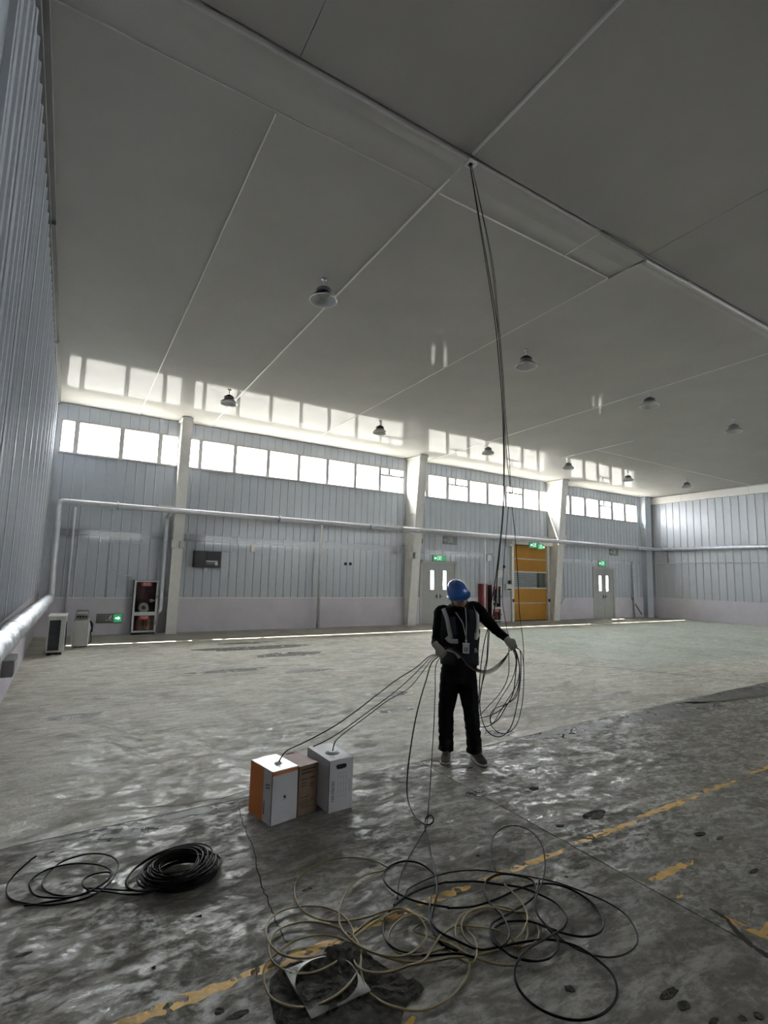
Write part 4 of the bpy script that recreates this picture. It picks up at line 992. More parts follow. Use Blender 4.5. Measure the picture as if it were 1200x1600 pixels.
# joints (x right, y towards camera, z up)
shL, shR = L(689, 957), L(744, 951)
hip = L(716, 1046); hipL, hipR = L(704, 1058), L(729, 1058)
knL, knR = L(697, 1112, .03), L(736, 1112, .02)
anL, anR = L(697, 1163), L(741, 1163)
shL.y = .0; shR.y = 0; neck = L(719, 944, .03)
elL = L(682, 1002, -.02); wrL = L(684, 1011, .195)
elR = L(770, 979, .02); wrR = L(791, 998, .10)
chest_c = L(717, 985); waist_c = L(716, 1022)
hemz = L(716, 1036).z; crotch = L(718, 1063)
# torso profile: z, centre x, half width, half depth, centre y
DX = .012
tz = [(crotch.z-.02, hip.x, .135, .10, .0), (hip.z, hip.x, .165, .115, 0), (hemz+.05, waist_c.x, .165, .120, .0), (waist_c.z+.03, waist_c.x, .160, .118, .005), (chest_c.z-.04, chest_c.x, .168, .122, .01),
      (chest_c.z+.08, chest_c.x, .178, .122, .01), (shL.z-.02, (shL.x+shR.x)/2, .175, .108, .008), (shL.z+.035, (shL.x+shR.x)/2, .145, .085, .008), (neck.z+.02, neck.x, .075, .065, .02)]
tz = [(z, x+DX*(.74 < z < shL.z), rx*1.04, ry, cy) for z, x, rx, ry, cy in tz]
def tor(z):
    if z <= tz[0][0]: return tz[0]
    for a, b in zip(tz, tz[1:]):
        if z <= b[0]:
            t = (z-a[0])/(b[0]-a[0]); return tuple(a[i]*(1-t)+b[i]*t for i in range(5))
    return tz[-1]
def front(x, z, e=0.0):
    _, cx_, rx, ry, cy_ = tor(z); u = max(-.98, min(.98, (x-cx_)/(rx+e))); return Vector((x, cy_+(ry+e)*math.sqrt(1-abs(u)**2.4)**.9, z))
bm = bmesh.new()
loft(bm, [[fl(q) for q in ring((cx_, cy_, z), X_, Y_, rx, ry, 28, .86)] for z, cx_, rx, ry, cy_ in tz])
for s, h_, k_, a_ in ((-1, hipL, knL, anL), (1, hipR, knR, anR)):
    h_ = Vector(h_); h_.z = crotch.z+.06
    foot = Vector((a_.x, a_.y, .075))
    limb(bm, [fl(h_+Vector((0, 0, .06))), fl(h_), fl((h_+k_)/2), fl(k_), fl((k_+a_)/2+Vector((0, -.015, 0))), fl(a_), fl(foot)], [.100, .100, .092, .077, .073, .072, .078])
for a_, b_, c_ in ((shL, elL, wrL), (shR, elR, wrR)):
    inn = a_.lerp(Vector((chest_c.x, 0, a_.z)), .35)
    limb(bm, [fl(inn), fl(a_), fl(a_.lerp(b_, .5)), fl(b_), fl(b_.lerp(c_, .5)), fl(c_)], [.07, .068, .060, .053, .046, .038])
limb(bm, [fl(Vector((neck.x, 0, neck.z-.06))), fl(neck), fl(neck+Vector((0, .03, .07)))], [.075, .062, .058])
# collar
bmc = None
# head: bowed forward
hc = L(716, 930, .135); tag(person, 'worker in blue hard hat and dark reflective vest, head bowed, holding cables in both hands', 'person')
HR = Matrix.Rotation(math.radians(-14), 3, 'Y') @ Matrix.Rotation(math.radians(24), 3, 'X') @ Matrix.Rotation(math.radians(22), 3, 'Z')   # local frame: +x right, -y towards camera
HO = fl(hc)
def hp(x, y, z): return HO+HR @ Vector((x, -y, z))      # x right, y face direction, z up in head space
hm0 = len(bm.verts)
def hb(c, r): blob(bm, hp(*c), (r[0], r[1], r[2]), HR)
hb((0, -.01, .02), (.076, .094, .092)); hb((0, .028, -.035), (.060, .062, .072)); hb((0, .062, -.088), (.026, .022, .018))
hb((0, .055, -.055), (.042, .036, .036)); hb((0, .095, -.030), (.013, .018, .012)); hb((0, .088, -.008), (.009, .014, .028))
hb((0, .083, -.058), (.022, .010, .006)); hb((0, .081, -.067), (.019, .010, .006)); hb((-.032, .070, .018), (.022, .012, .006)); hb((.032, .070, .018), (.022, .012, .006))
hb((-.040, .055, -.028), (.022, .02, .02)); hb((.040, .055, -.028), (.022, .02, .02))
for s in (-1, 1): hb((s*.078, -.005, -.012), (.010, .020, .032))
limb(bm, [fl(neck+Vector((0, 0, -.02))), HO+HR @ Vector((0, .01, -.04))], [.056, .055])
face_z = neck.z+.005
hinv = HR.inverted()
def pick(c):
    q = hinv @ (Vector(c)-HO)
    if q.z > -.115 and abs(q.x) < .1 and c.z > neck.z-.02 and Vector((q.x, q.y, q.z+.02)).length < .135:
        if q.z > .02 and q.y > -.05 or q.y > .03: return 3
        return 1
    if c.z < hip.z+.02 and not (c.x < elL.x+.09 and c.y < -.05): return 2
    return 0
def wr(co):
    a = .006*noise.noise((co.x*11, co.y*11, co.z*16)); b = .004*noise.noise((co.x*26+5, co.y*26, co.z*30))
    if co.z > neck.z: return 0
    k = 1.0
    if co.z < .30: a += .0035*math.sin(co.z*80+co.x*30+noise.noise((co.x*9, 0, co.z*9))*3)
    return (a+b)*k
body = fuse('body', bm, ['cloth_k', 'skin', 'trousers', 'hair'], person, .0075, 4, pick, wr)
for s in (-1, 1):
    bm = bmesh.new(); blob(bm, hp(s*.031, .076, .002), (.011, .008, .007), HR, 1); finish('eye', bm, 'eye', person, True)
    bm = bmesh.new(); blob(bm, hp(s*.031, .0835, .002), (.005, .003, .005), HR, 1); finish('pupil', bm, 'ink', person, True)

# helmet
bm = bmesh.new(); n = 40; rings = []
def hring(rx, ry, z, yo=0):
    R_ = []
    for k in range(n):
        a = 2*PI*k/n; c, s = math.cos(a), math.sin(a); R_.append(hp(rx*c*HS, (ry*s+yo)*HS, .012+z*.94+(0 if z > .04 else -.006*(1-abs(s)))))
    return R_
HS = .90
prof = [(.128, .150, .006, .012), (.126, .146, .010, .010), (.112, .132, .014, 0), (.110, .130, .035, 0), (.107, .126, .065, -.002), (.097, .114, .097, -.004), (.078, .093, .124, -.006), (.052, .063, .142, -.008), (.025, .03, .151, -.008), (.004, .004, .153, -.008)]
loft(bm, [hring(a, b, c, d) for a, b, c, d in prof], caps=False)
inner = [(a-.006, b-.006, c-.004, d) for a, b, c, d in prof[:-1]]+[(.004, .004, .147, -.008)]
loft(bm, [hring(a, b, c, d) for a, b, c, d in inner][::-1], caps=False)
# peak
vv = []
for k in range(13):
    a = math.radians(18+144*k/12); c, s = math.cos(a), math.sin(a)
    e = math.sin(math.radians(180*k/12))
    vv.append(tuple(hp(a_*c*HS, (b_*s+.008+.030*e*q_)*HS, z_+.012) for a_, b_, q_, z_ in ((.120, .142, 0, .013), (.124, .150, 1, .002), (.120, .142, 0, .006), (.124, .150, 1, -.003))))
vb = [[bm.verts.new(p) for p in q] for q in vv]
for A, B in zip(vb, vb[1:]):
    bm.faces.new((A[0], A[1], B[1], B[0])); bm.faces.new((A[1], A[3], B[3], B[1])); bm.faces.new((A[3], A[2], B[2], B[3]))
bmesh.ops.recalc_face_normals(bm, faces=bm.faces)
helm = finish('hard_hat', bm, 'helmet', person, True); helm['label'] = 'blue hard hat'
bm = bmesh.new()
for x in (-.032, 0, .032):
    P = []
    for k in range(13):
        t = math.radians(20+140*k/12); P.append(hp(x*HS, (math.cos(t)*.112-.006)*HS, .048+math.sin(t)*(.107 if x == 0 else .101)))
    tube(bm, P, .0085 if x == 0 else .006, 8)
finish('helmet_ridge', bm, 'helmet', helm, True)
bm = bmesh.new(); tube(bm, smooth_path([hp(-.09, .0, .0), hp(-.078, .02, -.06), hp(-.03, .055, -.112), hp(.03, .055, -.112), hp(.078, .02, -.06), hp(.09, 0, 0)], 5), .0035, 6); finish('chin_strap', bm, 'black', helm)
bm = bmesh.new(); blob(bm, hp(.108, -.02, .02), (.012, .02, .015), HR, 1); finish('side_clip', bm, 'black', helm, True)

# collar and vest
def shell(z0, z1, gap, e, name, m, nz=14, na=40, armhole=True):
    bm = bmesh.new(); rows = []
    for i in range(nz+1):
        z = z0+(z1-z0)*i/nz; _, cx_, rx, ry, cy_ = tor(z); row = []
        g = gap(z)
        for k in range(na+1):
            a = PI/2+g+(2*PI-2*g)*k/na; c, s = math.cos(a), math.sin(a)
            c2 = math.copysign(abs(c)**.86, c); s2 = math.copysign(abs(s)**.86, s)
            w_ = .004*noise.noise((a*2, z*9, 1)); p = Vector((cx_+(rx+e+w_)*c2, cy_+(ry+e+w_)*s2, z))
            row.append(bm.verts.new(fl(p)))
        rows.append(row)
    for i in range(nz):
        z = z0+(z1-z0)*(i+.5)/nz
        for k in range(na):
            a = PI/2+gap(z)+(2*PI-2*gap(z))*(k+.5)/na; side = abs(math.cos(a))
            if armhole and z > shL.z-.15 and side > .90: continue
            bm.faces.new((rows[i][k], rows[i][k+1], rows[i+1][k+1], rows[i+1][k]))
    bmesh.ops.recalc_face_normals(bm, faces=bm.faces); bmesh.ops.solidify(bm, geom=bm.faces[:], thickness=.004)
    return finish(name, bm, m, person, True)
vest = shell(hemz-.005, shL.z+.045, lambda z: .16+.42*max(0, (z-(chest_c.z-.02)))/.3, .020, 'vest', 'vestk'); vest['label'] = 'dark mesh safety vest with grey reflective tape'
def band(pts, wd, name, m, e=.034, parent=vest, horizontal=False):
    """tape lying on the vest: pts are pixels of its centre line"""
    bm = bmesh.new(); Q = [L(*p) for p in pts]; Q = smooth_path(Q, 5); A = []
    for i, q in enumerate(Q):
        t = (Q[min(i+1, len(Q)-1)]-Q[max(i-1, 0)]); t.y = 0; t.normalize(); n_ = Vector((-t.z, 0, t.x))
        a, b = q+n_*wd/2, q-n_*wd/2
        A.append([bm.verts.new(fl(front(w_.x, w_.z, e))) for w_ in (a, q, b)])
    for r, s in zip(A, A[1:]):
        bm.faces.new((r[0], r[1], s[1], s[0])); bm.faces.new((r[1], r[2], s[2], s[1]))
    bmesh.ops.recalc_face_normals(bm, faces=bm.faces); bmesh.ops.solidify(bm, geom=bm.faces[:], thickness=.002)
    return finish(name, bm, m, parent, True)
band([(693, 950), (699, 965), (702, 980), (705, 995)], .042, 'reflective_tape', 'reflect')
band([(741, 945), (745, 955), (746, 970), (745, 985), (743, 997)], .03, 'reflective_tape', 'reflect')
band([(698, 993), (703, 998), (709, 999), (716, 999)], .044, 'reflective_tape', 'reflect')
band([(741, 991), (745, 991), (749, 990)], .046, 'reflective_tape', 'reflect')
band([(696, 1011), (703, 1012), (712, 1015), (719, 1024)], .040, 'reflective_tape', 'reflect')
band([(741, 1014), (743, 1014), (745, 1013)], .045, 'reflective_tape', 'reflect')
band([(706, 962), (707, 975), (710, 990)], .07, 'mesh_panel', 'vest', .026)
bm = bmesh.new(); c_ = Vector((neck.x, .015, neck.z-.005))
loft(bm, [[fl(q) for q in ring(c_+Vector((0, 0, z)), X_, Y_, r, r*.9, 24)] for z, r in ((-.03, .105), (.0, .088), (.035, .080), (.036, .074), (0, .078), (-.02, .09))], caps=False)
finish('jacket_collar', bm, 'cloth_k', person, True)
# lanyard and badge
def strap(pts, wd, name, m, e, parent): return band(pts, wd, name, m, e, parent)
bd = L(728, 1010); bf = front(bd.x, bd.z, .038); badge = empty('badge'); badge.parent = person; badge.location = fl(bf)
bm = bmesh.new(); box(bm, (-.032, -.004, -.047), (.032, .004, .047)); bev(bm, .003); finish('card', bm, 'card_w', badge)
bm = bmesh.new(); box(bm, (-.020, -.0052, -.03), (.020, -.0042, .012)); finish('photo_print', bm, 'inkg', badge)
bm = bmesh.new(); box(bm, (-.034, -.007, .042), (.034, .006, .052)); bev(bm, .002); finish('badge_holder_top', bm, 'white', badge)
bm = bmesh.new(); tube(bm, [(0, 0, .05), (0, -.002, .085)], .006, 8); blob(bm, (0, -.003, .075), (.010, .006, .010), None, 1); finish('clip', bm, 'white', badge)
band([(728, 1001), (728, 990), (728.5, 975), (728, 960), (727, 948)], .010, 'lanyard', 'reflect', .036, person)
band([(727, 990), (723, 972), (717, 962), (712, 955)], .009, 'lanyard', 'reflect', .030, person)

# gloves: palm, four fingers and a thumb fused into one skin
def glove(wrist, dirv, palm_n, side, grip, label):
    """dirv: wrist->knuckles, palm_n: normal on the palm side, side: direction of the thumb; grip: curl 0..1"""
    d_ = dirv.normalized(); pn = (palm_n-d_*palm_n.dot(d_)).normalized(); sd_ = d_.cross(pn)*side; bm = bmesh.new()
    kn = wrist+d_*.092
    rows = []
    for t, wv, th in ((-.045, .031, .030), (-.01, .030, .027), (.03, .040, .021), (.065, .044, .019), (.092, .042, .016)):
        c = wrist+d_*t; rows.append([fl(q) for q in ring(c, sd_, pn, wv, th, 18, .8)])
    loft(bm, rows)
    for i, (o_, ln) in enumerate(((.031, .070), (.0105, .078), (-.0105, .073), (-.030, .058))):
        b = wrist+d_*.082+sd_*o_; ang = 0; p = b; P = [b-d_*.02, b]
        for j, (fr_, cu) in enumerate(((.42, .65), (.32, .85), (.26, .6))):
            ang += cu*grip*(1+.05*i); p = p+(d_*math.cos(ang)+pn*math.sin(ang))*ln*fr_; P.append(p)
        Q = [fl(q) for q in smooth_path(P, 3)]; tube(bm, Q, [.0105-.002*k/len(Q) for k in range(len(Q))], 10)
        blob(bm, Q[-1], (.0085,)*3, None, 1)
    b = wrist+d_*.025+sd_*.034; P = [b-sd_*.01, b+sd_*.014+d_*.022+pn*.008, b+sd_*.012+d_*.048+pn*.024, b+sd_*.000+d_*.060+pn*.040]
    Q = [fl(q) for q in smooth_path(P, 3)]; tube(bm, Q, [.0135-.003*k/len(Q) for k in range(len(Q))], 10); blob(bm, Q[-1], (.010,)*3, None, 1)
    o = fuse('glove', bm, ['glove'], person, .0028, 3); o['label'] = label
    return wrist+d_*.085+pn*.028
gL = L(683, 1010, .205); hL = L(689, 1023, .235)
gripL = glove(gL, (L(693, 1023, .235)-gL), Vector((.3, -1, -.5)), 1, 1.15, 'grey knitted glove holding the cables')
gR = wrR+Vector((0, 0, 0)); gripR = glove(gR+Vector((.004, 0, -.004)), L(803, 1011, .12)-gR, Vector((-.2, -1, -.3)), -1, .95, 'grey knitted glove on the outstretched arm')
# shoes
def shoe(heel, toe, nm):
    heel, toe = Vector(heel), Vector(toe); d_ = (toe-heel); ln = d_.length; d_.normalize(); s_ = Vector((-d_.y, d_.x, 0)); bm = bmesh.new()
    prof = [(-.01, .030, .085, .030), (.03, .038, .105, .028), (.08, .040, .105, .026), (.13, .042, .085, .024), (.18, .048, .066, .022), (.23, .046, .052, .022), (.265, .034, .042, .022), (.28, .014, .034, .024)]
    f_ = ln/.27; rows = []
    for t, w_, h_, b_ in prof:
        c = heel+d_*t*f_; R_ = []
        for k in range(18):
            a = 2*PI*k/18; c1, s1 = math.cos(a), math.sin(a)
            R_.append(fl(Vector((c.x, c.y, 0))+s_*w_*math.copysign(abs(c1)**.8, c1)+Z_*(b_*.6+(h_-b_*.6)*(.5+.5*math.copysign(abs(s1)**.8, s1)))))
        rows.append(R_)
    loft(bm, rows); o = finish(nm, bm, 'shoe', person, True)
    for nm2, z0, z1, gr, m in (('midsole', .010, .026, .004, 'sole'), ('outsole', .0, .011, .003, 'solek')):
        bm = bmesh.new(); L1, R1 = [], []
        for t, w_, h_, b_ in prof:
            c = heel+d_*t*f_; L1.append(c+s_*(w_+gr)); R1.append(c-s_*(w_+gr))
        pts = L1+R1[::-1]; tip = heel+d_*(.288*f_); pts.insert(len(L1), tip); pts.append(heel-d_*.018)
        pts = [fl(p) for p in pts]; poly_prism(bm, [(p.x, p.y) for p in pts], z0, z1); bmesh.ops.recalc_face_normals(bm, faces=bm.faces); finish(nm2, bm, m, o)
    bm = bmesh.new()
    for k in range(5):
        t = .11+k*.022; c = heel+d_*t*f_; z = .098-.010*k; tube(bm, [fl(c+s_*.022+Z_*(z-.004)), fl(c+Z_*(z+.004)), fl(c-s_*.022+d_*.012+Z_*(z-.004))], .0028, 6)
    finish('laces', bm, 'hair', o)
shoe((anL.x+.01, -.06, 0), (anL.x-.005, .20, 0), 'shoe'); shoe((anR.x-.005, -.07, 0), (anR.x+.09, .17, 0), 'shoe')

# ================================================================== CABLES
RC = .0042
def cable(P, m, label, r=RC, name='network_cable', sub=6, extra=None, seg=6):
    r *= 1.12
    bm = bmesh.new(); Q = smooth_path(P, sub); tube(bm, Q, r, seg)
    return tag(finish(name, bm, m), label, 'cable')
def fdist(p): return p.x*FW.x+p.y*FW.y
def hang(pix, d0, d1, ease=1.0):
    """pixels run through the air while the distance along the worker's view line goes d0 -> d1"""
    out = []; n = len(pix)-1
    for i, (x, y) in enumerate(pix):
        t = (i/n)**ease; v = ray(x, y); d_ = d0+(d1-d0)*t; out.append(EYE+v*(d_/(v.x*FW.x+v.y*FW.y)))
    return out
def wpos(g): return person.matrix_world @ fl(g)
HL, HRt = wpos(gripL), wpos(gripR)
dL, dR = fdist(HL), fdist(HRt)
hole = Vector((3.37, 3.93, ceil_z(3.93)-.05)); dh = fdist(hole)
# four cables from the ceiling
drops = [([(770, 480), (779, 560), (785, 640), (787, 720), (786, 790), (781, 850), (775, 900), (768, 940), (764, 975), (762, 1000), (761, 1022), (760, 1033), (757, 1045), (753, 1070), (749, 1095), (743, 1112)], 'cable_k', 'black cable hanging from the ceiling hole to behind the worker, leftmost', -.24),
         ([(773, 480), (782, 560), (787, 640), (788, 720), (787, 790), (782, 850), (777, 900), (773, 950), (760, 990), (754, 1020), (750, 1055), (748, 1090), (742, 1105)], 'cable_k', 'black cable hanging from the ceiling hole just beside the leftmost one', -.26),
         ([(768, 400), (777, 480), (785, 570), (790, 650), (796, 720), (797, 760), (793, 810), (788, 870), (785, 930), (787, 955), (792, 982), (797, 1000)], 'cable_g', 'grey cable hanging from the ceiling hole, passing over the outstretched arm', -.16),
         ([(766, 400), (779, 520), (785, 600), (791, 700), (800, 790), (806, 850), (810, 920), (812, 960), (816, 990), (818, 1015), (818, 1040)], 'cable_g', 'grey cable hanging from the ceiling hole farthest right beside the glove', .0)]
for i, (px, m, lb, off) in enumerate(drops):
    Pn = hang(px, dh+.02, dR-off); cable([hole+Vector((.012*i-.015, .008*(i % 2), 0))]+Pn, m, lb, .0042 if i < 2 else .003, sub=5)
# bundle from the left glove across the belly to the right glove
for k in range(4):
    e = k*1.5-3
    P = [HL+Vector((0, 0, .002*k))]+hang([(699, 1013+e), (712, 1018+e), (722, 1027+e), (733, 1040+e), (748, 1049+e), (762, 1051+e*1.2), (776, 1044+e*1.5), (789, 1030+e), (796, 1017)], dL-.03, dR-.01)+[HRt]
    cable(P, ['cable_k', 'cable_g', 'cable_g', 'cable_o'][k], ['uppermost', 'second', 'third', 'lowest'][k]+' cable of the bundle running from glove to glove across the waist', .0036)
# loops hanging from the right glove
loops = [([(803, 1008), (812, 1016), (814, 1040), (813, 1065), (808, 1100), (800, 1132), (788, 1148), (775, 1151), (762, 1143), (754, 1127), (750, 1105), (751, 1080), (757, 1055), (761, 1035), (763, 1012), (765, 985), (767, 965), (768, 950)], 'cable_k', 'outermost black loop hanging lowest from the outstretched glove'),
         ([(803, 1009), (814, 1018), (818, 1040), (818, 1075), (815, 1105), (808, 1130), (797, 1143), (786, 1146), (775, 1142), (767, 1132), (766, 1118), (772, 1108), (786, 1102), (800, 1095), (808, 1085), (812, 1060), (811, 1035), (803, 1013)], 'cable_g', 'wide grey loop at the right edge of the coil in the glove'),
         ([(795, 1012), (795, 1030), (795, 1050), (790, 1068), (780, 1085), (768, 1098), (757, 1110), (748, 1120), (738, 1126)], 'cable_g', 'thin cable sweeping from the glove down-left to the knee'),
         ([(800, 1012), (806, 1030), (804, 1050), (797, 1068), (785, 1087), (776, 1102), (769, 1116), (766, 1125), (770, 1130), (780, 1115), (790, 1098), (803, 1078), (810, 1060), (811, 1038), (803, 1013)], 'cable_g', 'narrow inner loop under the outstretched glove'),
         ([(801, 1012), (807, 1028), (805, 1060), (801, 1085), (790, 1105), (780, 1122), (768, 1132), (755, 1136), (742, 1134)], 'cable_k', 'dark inner cable curving down towards the ankle'),
         ([(740, 1124), (754, 1121), (765, 1118), (778, 1112), (792, 1100), (804, 1088), (810, 1070), (812, 1045), (808, 1022), (802, 1010)], 'cable_g', 'flat inner arc crossing the lower part of the hanging coil')]
for k, (px, m, lb) in enumerate(loops):
    P = hang(px, dR-.01+.008*k, dR+(.12 if k in (0, 2, 4) else .02)) if k != 5 else hang(px, dR+.12, dR+.01); P[0] = HRt if px[0][0] > 800 else P[0]
    cable(P, m, lb, .0042 if m == 'cable_k' else .0034)
# from the left glove to the boxes
def boxtop(o, x, y, z): return Vector(o.matrix_world @ Vector((x, y, z))) if False else (Vector(o.location)+Matrix.Rotation(o.rotation_euler.z, 3, 'Z') @ Vector((x, y, z)))
T1, T3, T2 = boxtop(o1, w1*.55, d1*.40, h1), boxtop(o3, w3*.52, d3*.42, h3), boxtop(o3, w3*.2, d3*.95, h3)
for k, (px, T, lb) in enumerate((([(672, 1025), (650, 1043), (620, 1062), (590, 1085), (560, 1108), (520, 1136), (475, 1160), (447, 1174)], T1, 'cable running from the glove to the leftmost box'),
                     ([(674, 1027), (655, 1046), (630, 1070), (600, 1094), (570, 1116), (540, 1138), (515, 1154)], T2, 'cable running from the glove to behind the rightmost box'),
                     ([(676, 1029), (660, 1050), (638, 1076), (605, 1095), (575, 1118), (545, 1140), (530, 1152), (523, 1160)], T3, 'cable running from the glove into the grommet of the rightmost box'))):
    P = [HL]+hang(px, dL+.0, fdist(T)+.0, .9)+[T]; cable(P, 'cable_k', lb, .0042 if k == 0 else .0036)
# two that fall from the left glove to the tangle on the floor
F1 = on_floor(668, 1290, .02); F3 = on_floor(665, 1300, .02)
P = [HL]+hang([(675, 1035), (666, 1062), (657, 1092), (648, 1130), (640, 1180), (636, 1220), (637, 1248), (644, 1268)], dL, fdist(F1)+.12)
P += [on_floor(655, 1282, .05), on_floor(668, 1289, .06), on_floor(677, 1283, .08), on_floor(674, 1274, .09), on_floor(665, 1280, .05), on_floor(665, 1300, .03), on_floor(672, 1330, .012), on_floor(680, 1365, .012), on_floor(683, 1395, .02), on_floor(677, 1420, .012), on_floor(674, 1447, .01), on_floor(690, 1475, .01), on_floor(716, 1486, .012)]
cable(P, 'cable_k', 'black cable falling from the left glove with a small curl near the floor', .0058)
P = [HL]+hang([(681, 1040), (680, 1080), (678, 1130), (675, 1180), (672, 1230), (669, 1265)], dL, fdist(F3)+.06)+[on_floor(666, 1292, .05), on_floor(655, 1312, .02), on_floor(636, 1345, .008), on_floor(624, 1375, .006), on_floor(621, 1405, .006)]
cable(P, 'cable_g', 'thin straight cable dropping from the left glove to the floor', .0036)

# floor tangle: traced on the floor, strands lifted over each other
def z6(*pts): return [(400+a/4, 1330+b/4) for a, b in pts]
def z7(*pts): return [(640+a*.3083, 1280+b*.3083) for a, b in pts]
def on(pix, seed, base=.006, amp=.022):
    return [on_floor(x, y, base+amp*max(0, .35+noise.noise((i*.33+seed, seed*1.7, 0)))) for i, (x, y) in enumerate(pix)]
tang = [
 (z6((1130, 180), (1100, 130), (1020, 75), (930, 62), (850, 85), (805, 130), (802, 185), (850, 240), (940, 290), (1050, 325), (1200, 350))+z7((200, 450), (330, 440), (450, 400), (560, 350), (650, 328), (750, 332), (850, 372), (940, 440), (982, 520), (960, 575), (880, 595), (780, 577), (690, 545), (600, 517), (490, 520), (425, 560), (430, 610), (470, 650)),
  'cable_k', 'black cable with a small round loop at the upper left of the tangle'),
 (z7((330, 700), (240, 680), (100, 690), (0, 678))+z6((1080, 637), (930, 632), (840, 590), (800, 520), (800, 430), (860, 350), (950, 278), (1050, 230), (1180, 195))+z7((190, 320), (330, 315), (450, 330), (560, 345), (650, 378), (740, 425), (792, 490), (780, 550), (700, 600), (610, 650), (555, 710), (530, 780), (560, 870), (650, 955), (780, 1010), (900, 1015), (1000, 970), (1050, 890), (1030, 790), (950, 710), (860, 650), (770, 620), (680, 610), (560, 625), (450, 650)),
  'cable_k', 'thick black cable whose big round loop lies lowest at the bottom right'),
 (z7((440, 280), (392, 310), (380, 370), (410, 430), (470, 490), (505, 570), (490, 625), (450, 645), (412, 590), (418, 530), (500, 480), (600, 420), (642, 370), (620, 310), (540, 285), (450, 280), (395, 310)),
  'cable_k', 'short black cable twisted into a narrow figure eight in the middle of the tangle'),
 (z7((660, 300), (640, 380), (640, 460), (690, 540), (745, 605), (752, 655), (705, 705), (620, 718), (520, 695), (450, 650), (350, 660), (230, 610), (140, 560), (100, 480), (115, 380), (140, 300)),
  'cable_k', 'black cable curving under the tangle from its upper right to the standing strand'),
 (z7((440, 272), (415, 190), (425, 90), (480, 42), (545, 33), (620, 65), (670, 130), (686, 210), (680, 290), (655, 360), (635, 420), (650, 490), (720, 560), (800, 630), (900, 680), (1010, 700), (1100, 680), (1152, 630), (1145, 560), (1090, 480), (1000, 420), (900, 377), (750, 322), (600, 290), (450, 270), (330, 258), (200, 270), (100, 300), (0, 350))+z6((930, 280), (860, 335)),
  'cable_g', 'thin dark cable with the tall round loop farthest back and the rightmost lobe'),
 (z6((1180, 600), (1060, 640), (960, 650), (870, 625), (830, 560), (850, 480), (920, 415), (1000, 400), (1055, 460), (1068, 530), (1020, 600), (950, 645), (860, 660), (750, 640), (640, 590), (560, 520), (520, 440), (530, 330), (590, 220), (680, 150), (800, 120)),
  'cable_o', 'olive cable with a small ring in the middle and a faint arc rising beyond'),
 (z6((820, 100), (740, 60), (600, 38), (460, 55), (330, 110), (255, 190), (245, 280), (290, 370), (400, 425), (520, 440), (680, 415), (800, 375), (900, 357), (990, 395), (1060, 430), (1150, 520))+z7((180, 640), (260, 710), (310, 728), (340, 690), (330, 610), (290, 560), (268, 500)),
  'cable_o', 'olive cable making the wide open loop at the upper left of the tangle'),
 (z6((830, 390), (720, 430), (640, 490), (560, 560), (470, 625), (360, 662), (250, 668), (150, 640), (90, 580), (62, 500), (85, 430), (150, 378), (260, 346), (400, 345), (500, 375), (570, 430), (606, 505), (590, 590), (540, 660), (450, 722), (350, 760), (230, 762), (150, 728), (98, 680), (80, 600), (110, 520), (180, 470), (290, 443), (420, 450), (540, 490), (620, 545), (657, 625), (645, 725), (590, 820), (500, 900), (380, 962), (260, 976), (150, 950), (80, 895), (47, 800), (60, 710), (130, 640), (240, 560), (380, 525), (500, 535), (600, 575), (750, 640), (900, 685), (1050, 692), (1200, 668))+z7((200, 700), (330, 690), (450, 660)),
  'cable_o', 'long olive cable coiled into three big overlapping rings at the left of the tangle'),
 (z6((560, 505), (590, 610), (605, 670), (650, 735), (740, 760), (850, 750), (950, 715), (1050, 680), (1130, 560))+z7((170, 580), (240, 540), (330, 545), (430, 560), (520, 605), (560, 660)),
  'cable_o', 'short olive cable dipping in front of the dark dirt patch'),
 (z6((600, 520), (640, 590), (656, 660), (655, 740), (680, 840), (740, 910), (830, 962), (940, 992), (1050, 992), (1160, 950))+z7((240, 870), (290, 800), (305, 740), (295, 690), (260, 640), (232, 590), (240, 520), (290, 470), (380, 442), (480, 445), (570, 485), (598, 560), (585, 620), (530, 650)),
  'cable_o', 'olive cable with the big loop lying lowest at the bottom centre'),
 (z7((480, 330), (550, 400), (596, 480), (580, 560), (520, 620), (420, 658), (320, 640), (270, 580), (268, 510), (310, 465), (400, 445), (500, 465), (600, 480), (655, 560), (640, 620), (560, 650)),
  'cable_o', 'small olive cable loops in the middle right of the tangle'),
 (z7((560, 740), (480, 740), (400, 725), (300, 690), (220, 640), (120, 600), (20, 560))+z6((1060, 430), (960, 380), (880, 375), (780, 420), (660, 500), (590, 560)),
  'cable_o', 'olive cable crossing the tangle from lower right to the left rings'),
]
for k, (px, m, lb) in enumerate(tang):
    cable(on(px, k*3.3+1, .006+.002*(k % 3)), m, lb, .0050 if m == 'cable_k' else .0044 if m == 'cable_o' else .0036)
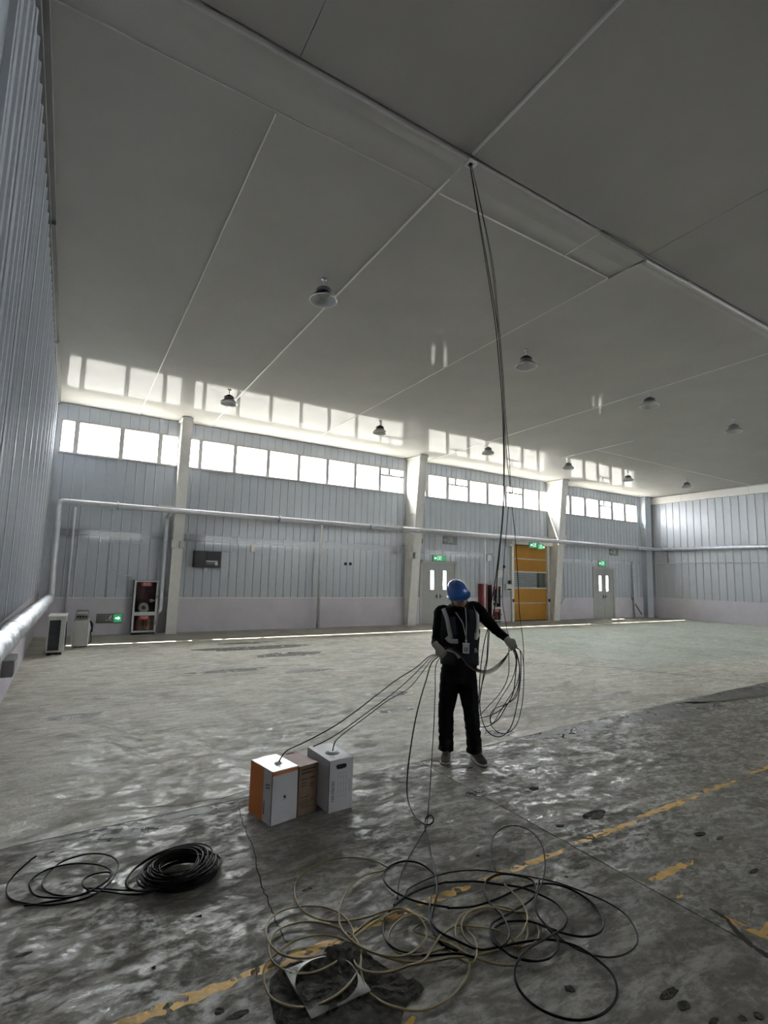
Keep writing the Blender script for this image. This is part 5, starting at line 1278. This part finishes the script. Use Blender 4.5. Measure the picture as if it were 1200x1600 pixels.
# tie black spool at left
P = [on_floor(x, y, z) for x, y, z in ((57, 1337, .10), (38, 1352, .06), (20, 1370, .02), (11, 1385, .01), (13, 1401, .006), (32, 1410, .006), (75, 1414, .006), (122, 1407, .012), (155, 1393, .02), (177, 1372, .02), (185, 1350, .02), (171, 1337, .03), (140, 1334, .03), (100, 1345, .02), (76, 1364, .012), (66, 1383, .006), (82, 1397, .01), (120, 1399, .02), (155, 1385, .03), (175, 1366, .03), (160, 1353, .03), (120, 1349, .03), (78, 1357, .02), (50, 1374, .008), (48, 1390, .006), (62, 1401, .012), (105, 1402, .02), (140, 1394, .02), (130, 1385, .02), (131, 1374, .02), (150, 1365, .03), (173, 1364, .03), (160, 1381, .02), (120, 1400, .012), (60, 1412, .006), (38, 1415, .005))]
sp = empty('cable_coil', on_floor(275, 1368)); tag(sp, 'black cable wound into a dense coil with loose loops, lying at the left', 'cable')
off = -sp.location
bm = bmesh.new(); tube(bm, [p+off for p in smooth_path(P, 6)], .0046, 6); finish('loose_loop', bm, 'cable_k', sp)
for yy in ((1388, 1391, 1386), (1392, 1397, 1392)):
    P = [on_floor(x, y, .012) for x, y in ((135, yy[0]), (165, yy[0]+1), (195, yy[1]), (225, yy[1]-1), (250, yy[2]-4))]
    bm = bmesh.new(); tube(bm, [p+off for p in smooth_path(P, 6)], .0046, 6); finish('loose_strand', bm, 'cable_k', sp)
cl_, cr_ = on_floor(196, 1372), on_floor(330, 1352)
cc = on_floor(281, 1361, .03); Rm = (cr_-cl_).length/2
pts = []; turns = 34
for k in range(turns*22):
    a = -2*PI*k/22; t = k/22; s = int(t)
    rr = Rm*(.52+.24*(.5+.5*math.sin(t*.9+.4*math.sin(t)))+.14*math.sin(s*2.4)*.5)
    if s % 11 == 4: rr *= 1.18
    ox = .10*Rm*math.sin(t*.53); oy = .08*Rm*math.cos(t*.71)
    pts.append(Vector((cc.x+ox+rr*math.cos(a)*1.1, cc.y+oy+rr*math.sin(a)*.95, .008+.07*(t/turns)+.006*math.sin(t*2.2+a)))+off)
bm = bmesh.new(); tube(bm, pts, .0046, 6); finish('wound_coil', bm, 'cable_k', sp)
for k in range(4):
    R1 = Rm*(.78+.05*k); c1 = cc.lerp(cl_, .32-.05*k); bm = bmesh.new()
    tube(bm, [Vector((c1.x+R1*math.cos(a*PI/16)*1.05, c1.y+R1*math.sin(a*PI/16)*.9, .012+.035*(1+math.cos(a*PI/16))+.004*k))+off for a in range(32)], .0046, 6, True); finish('loose_loop', bm, 'cable_k', sp)
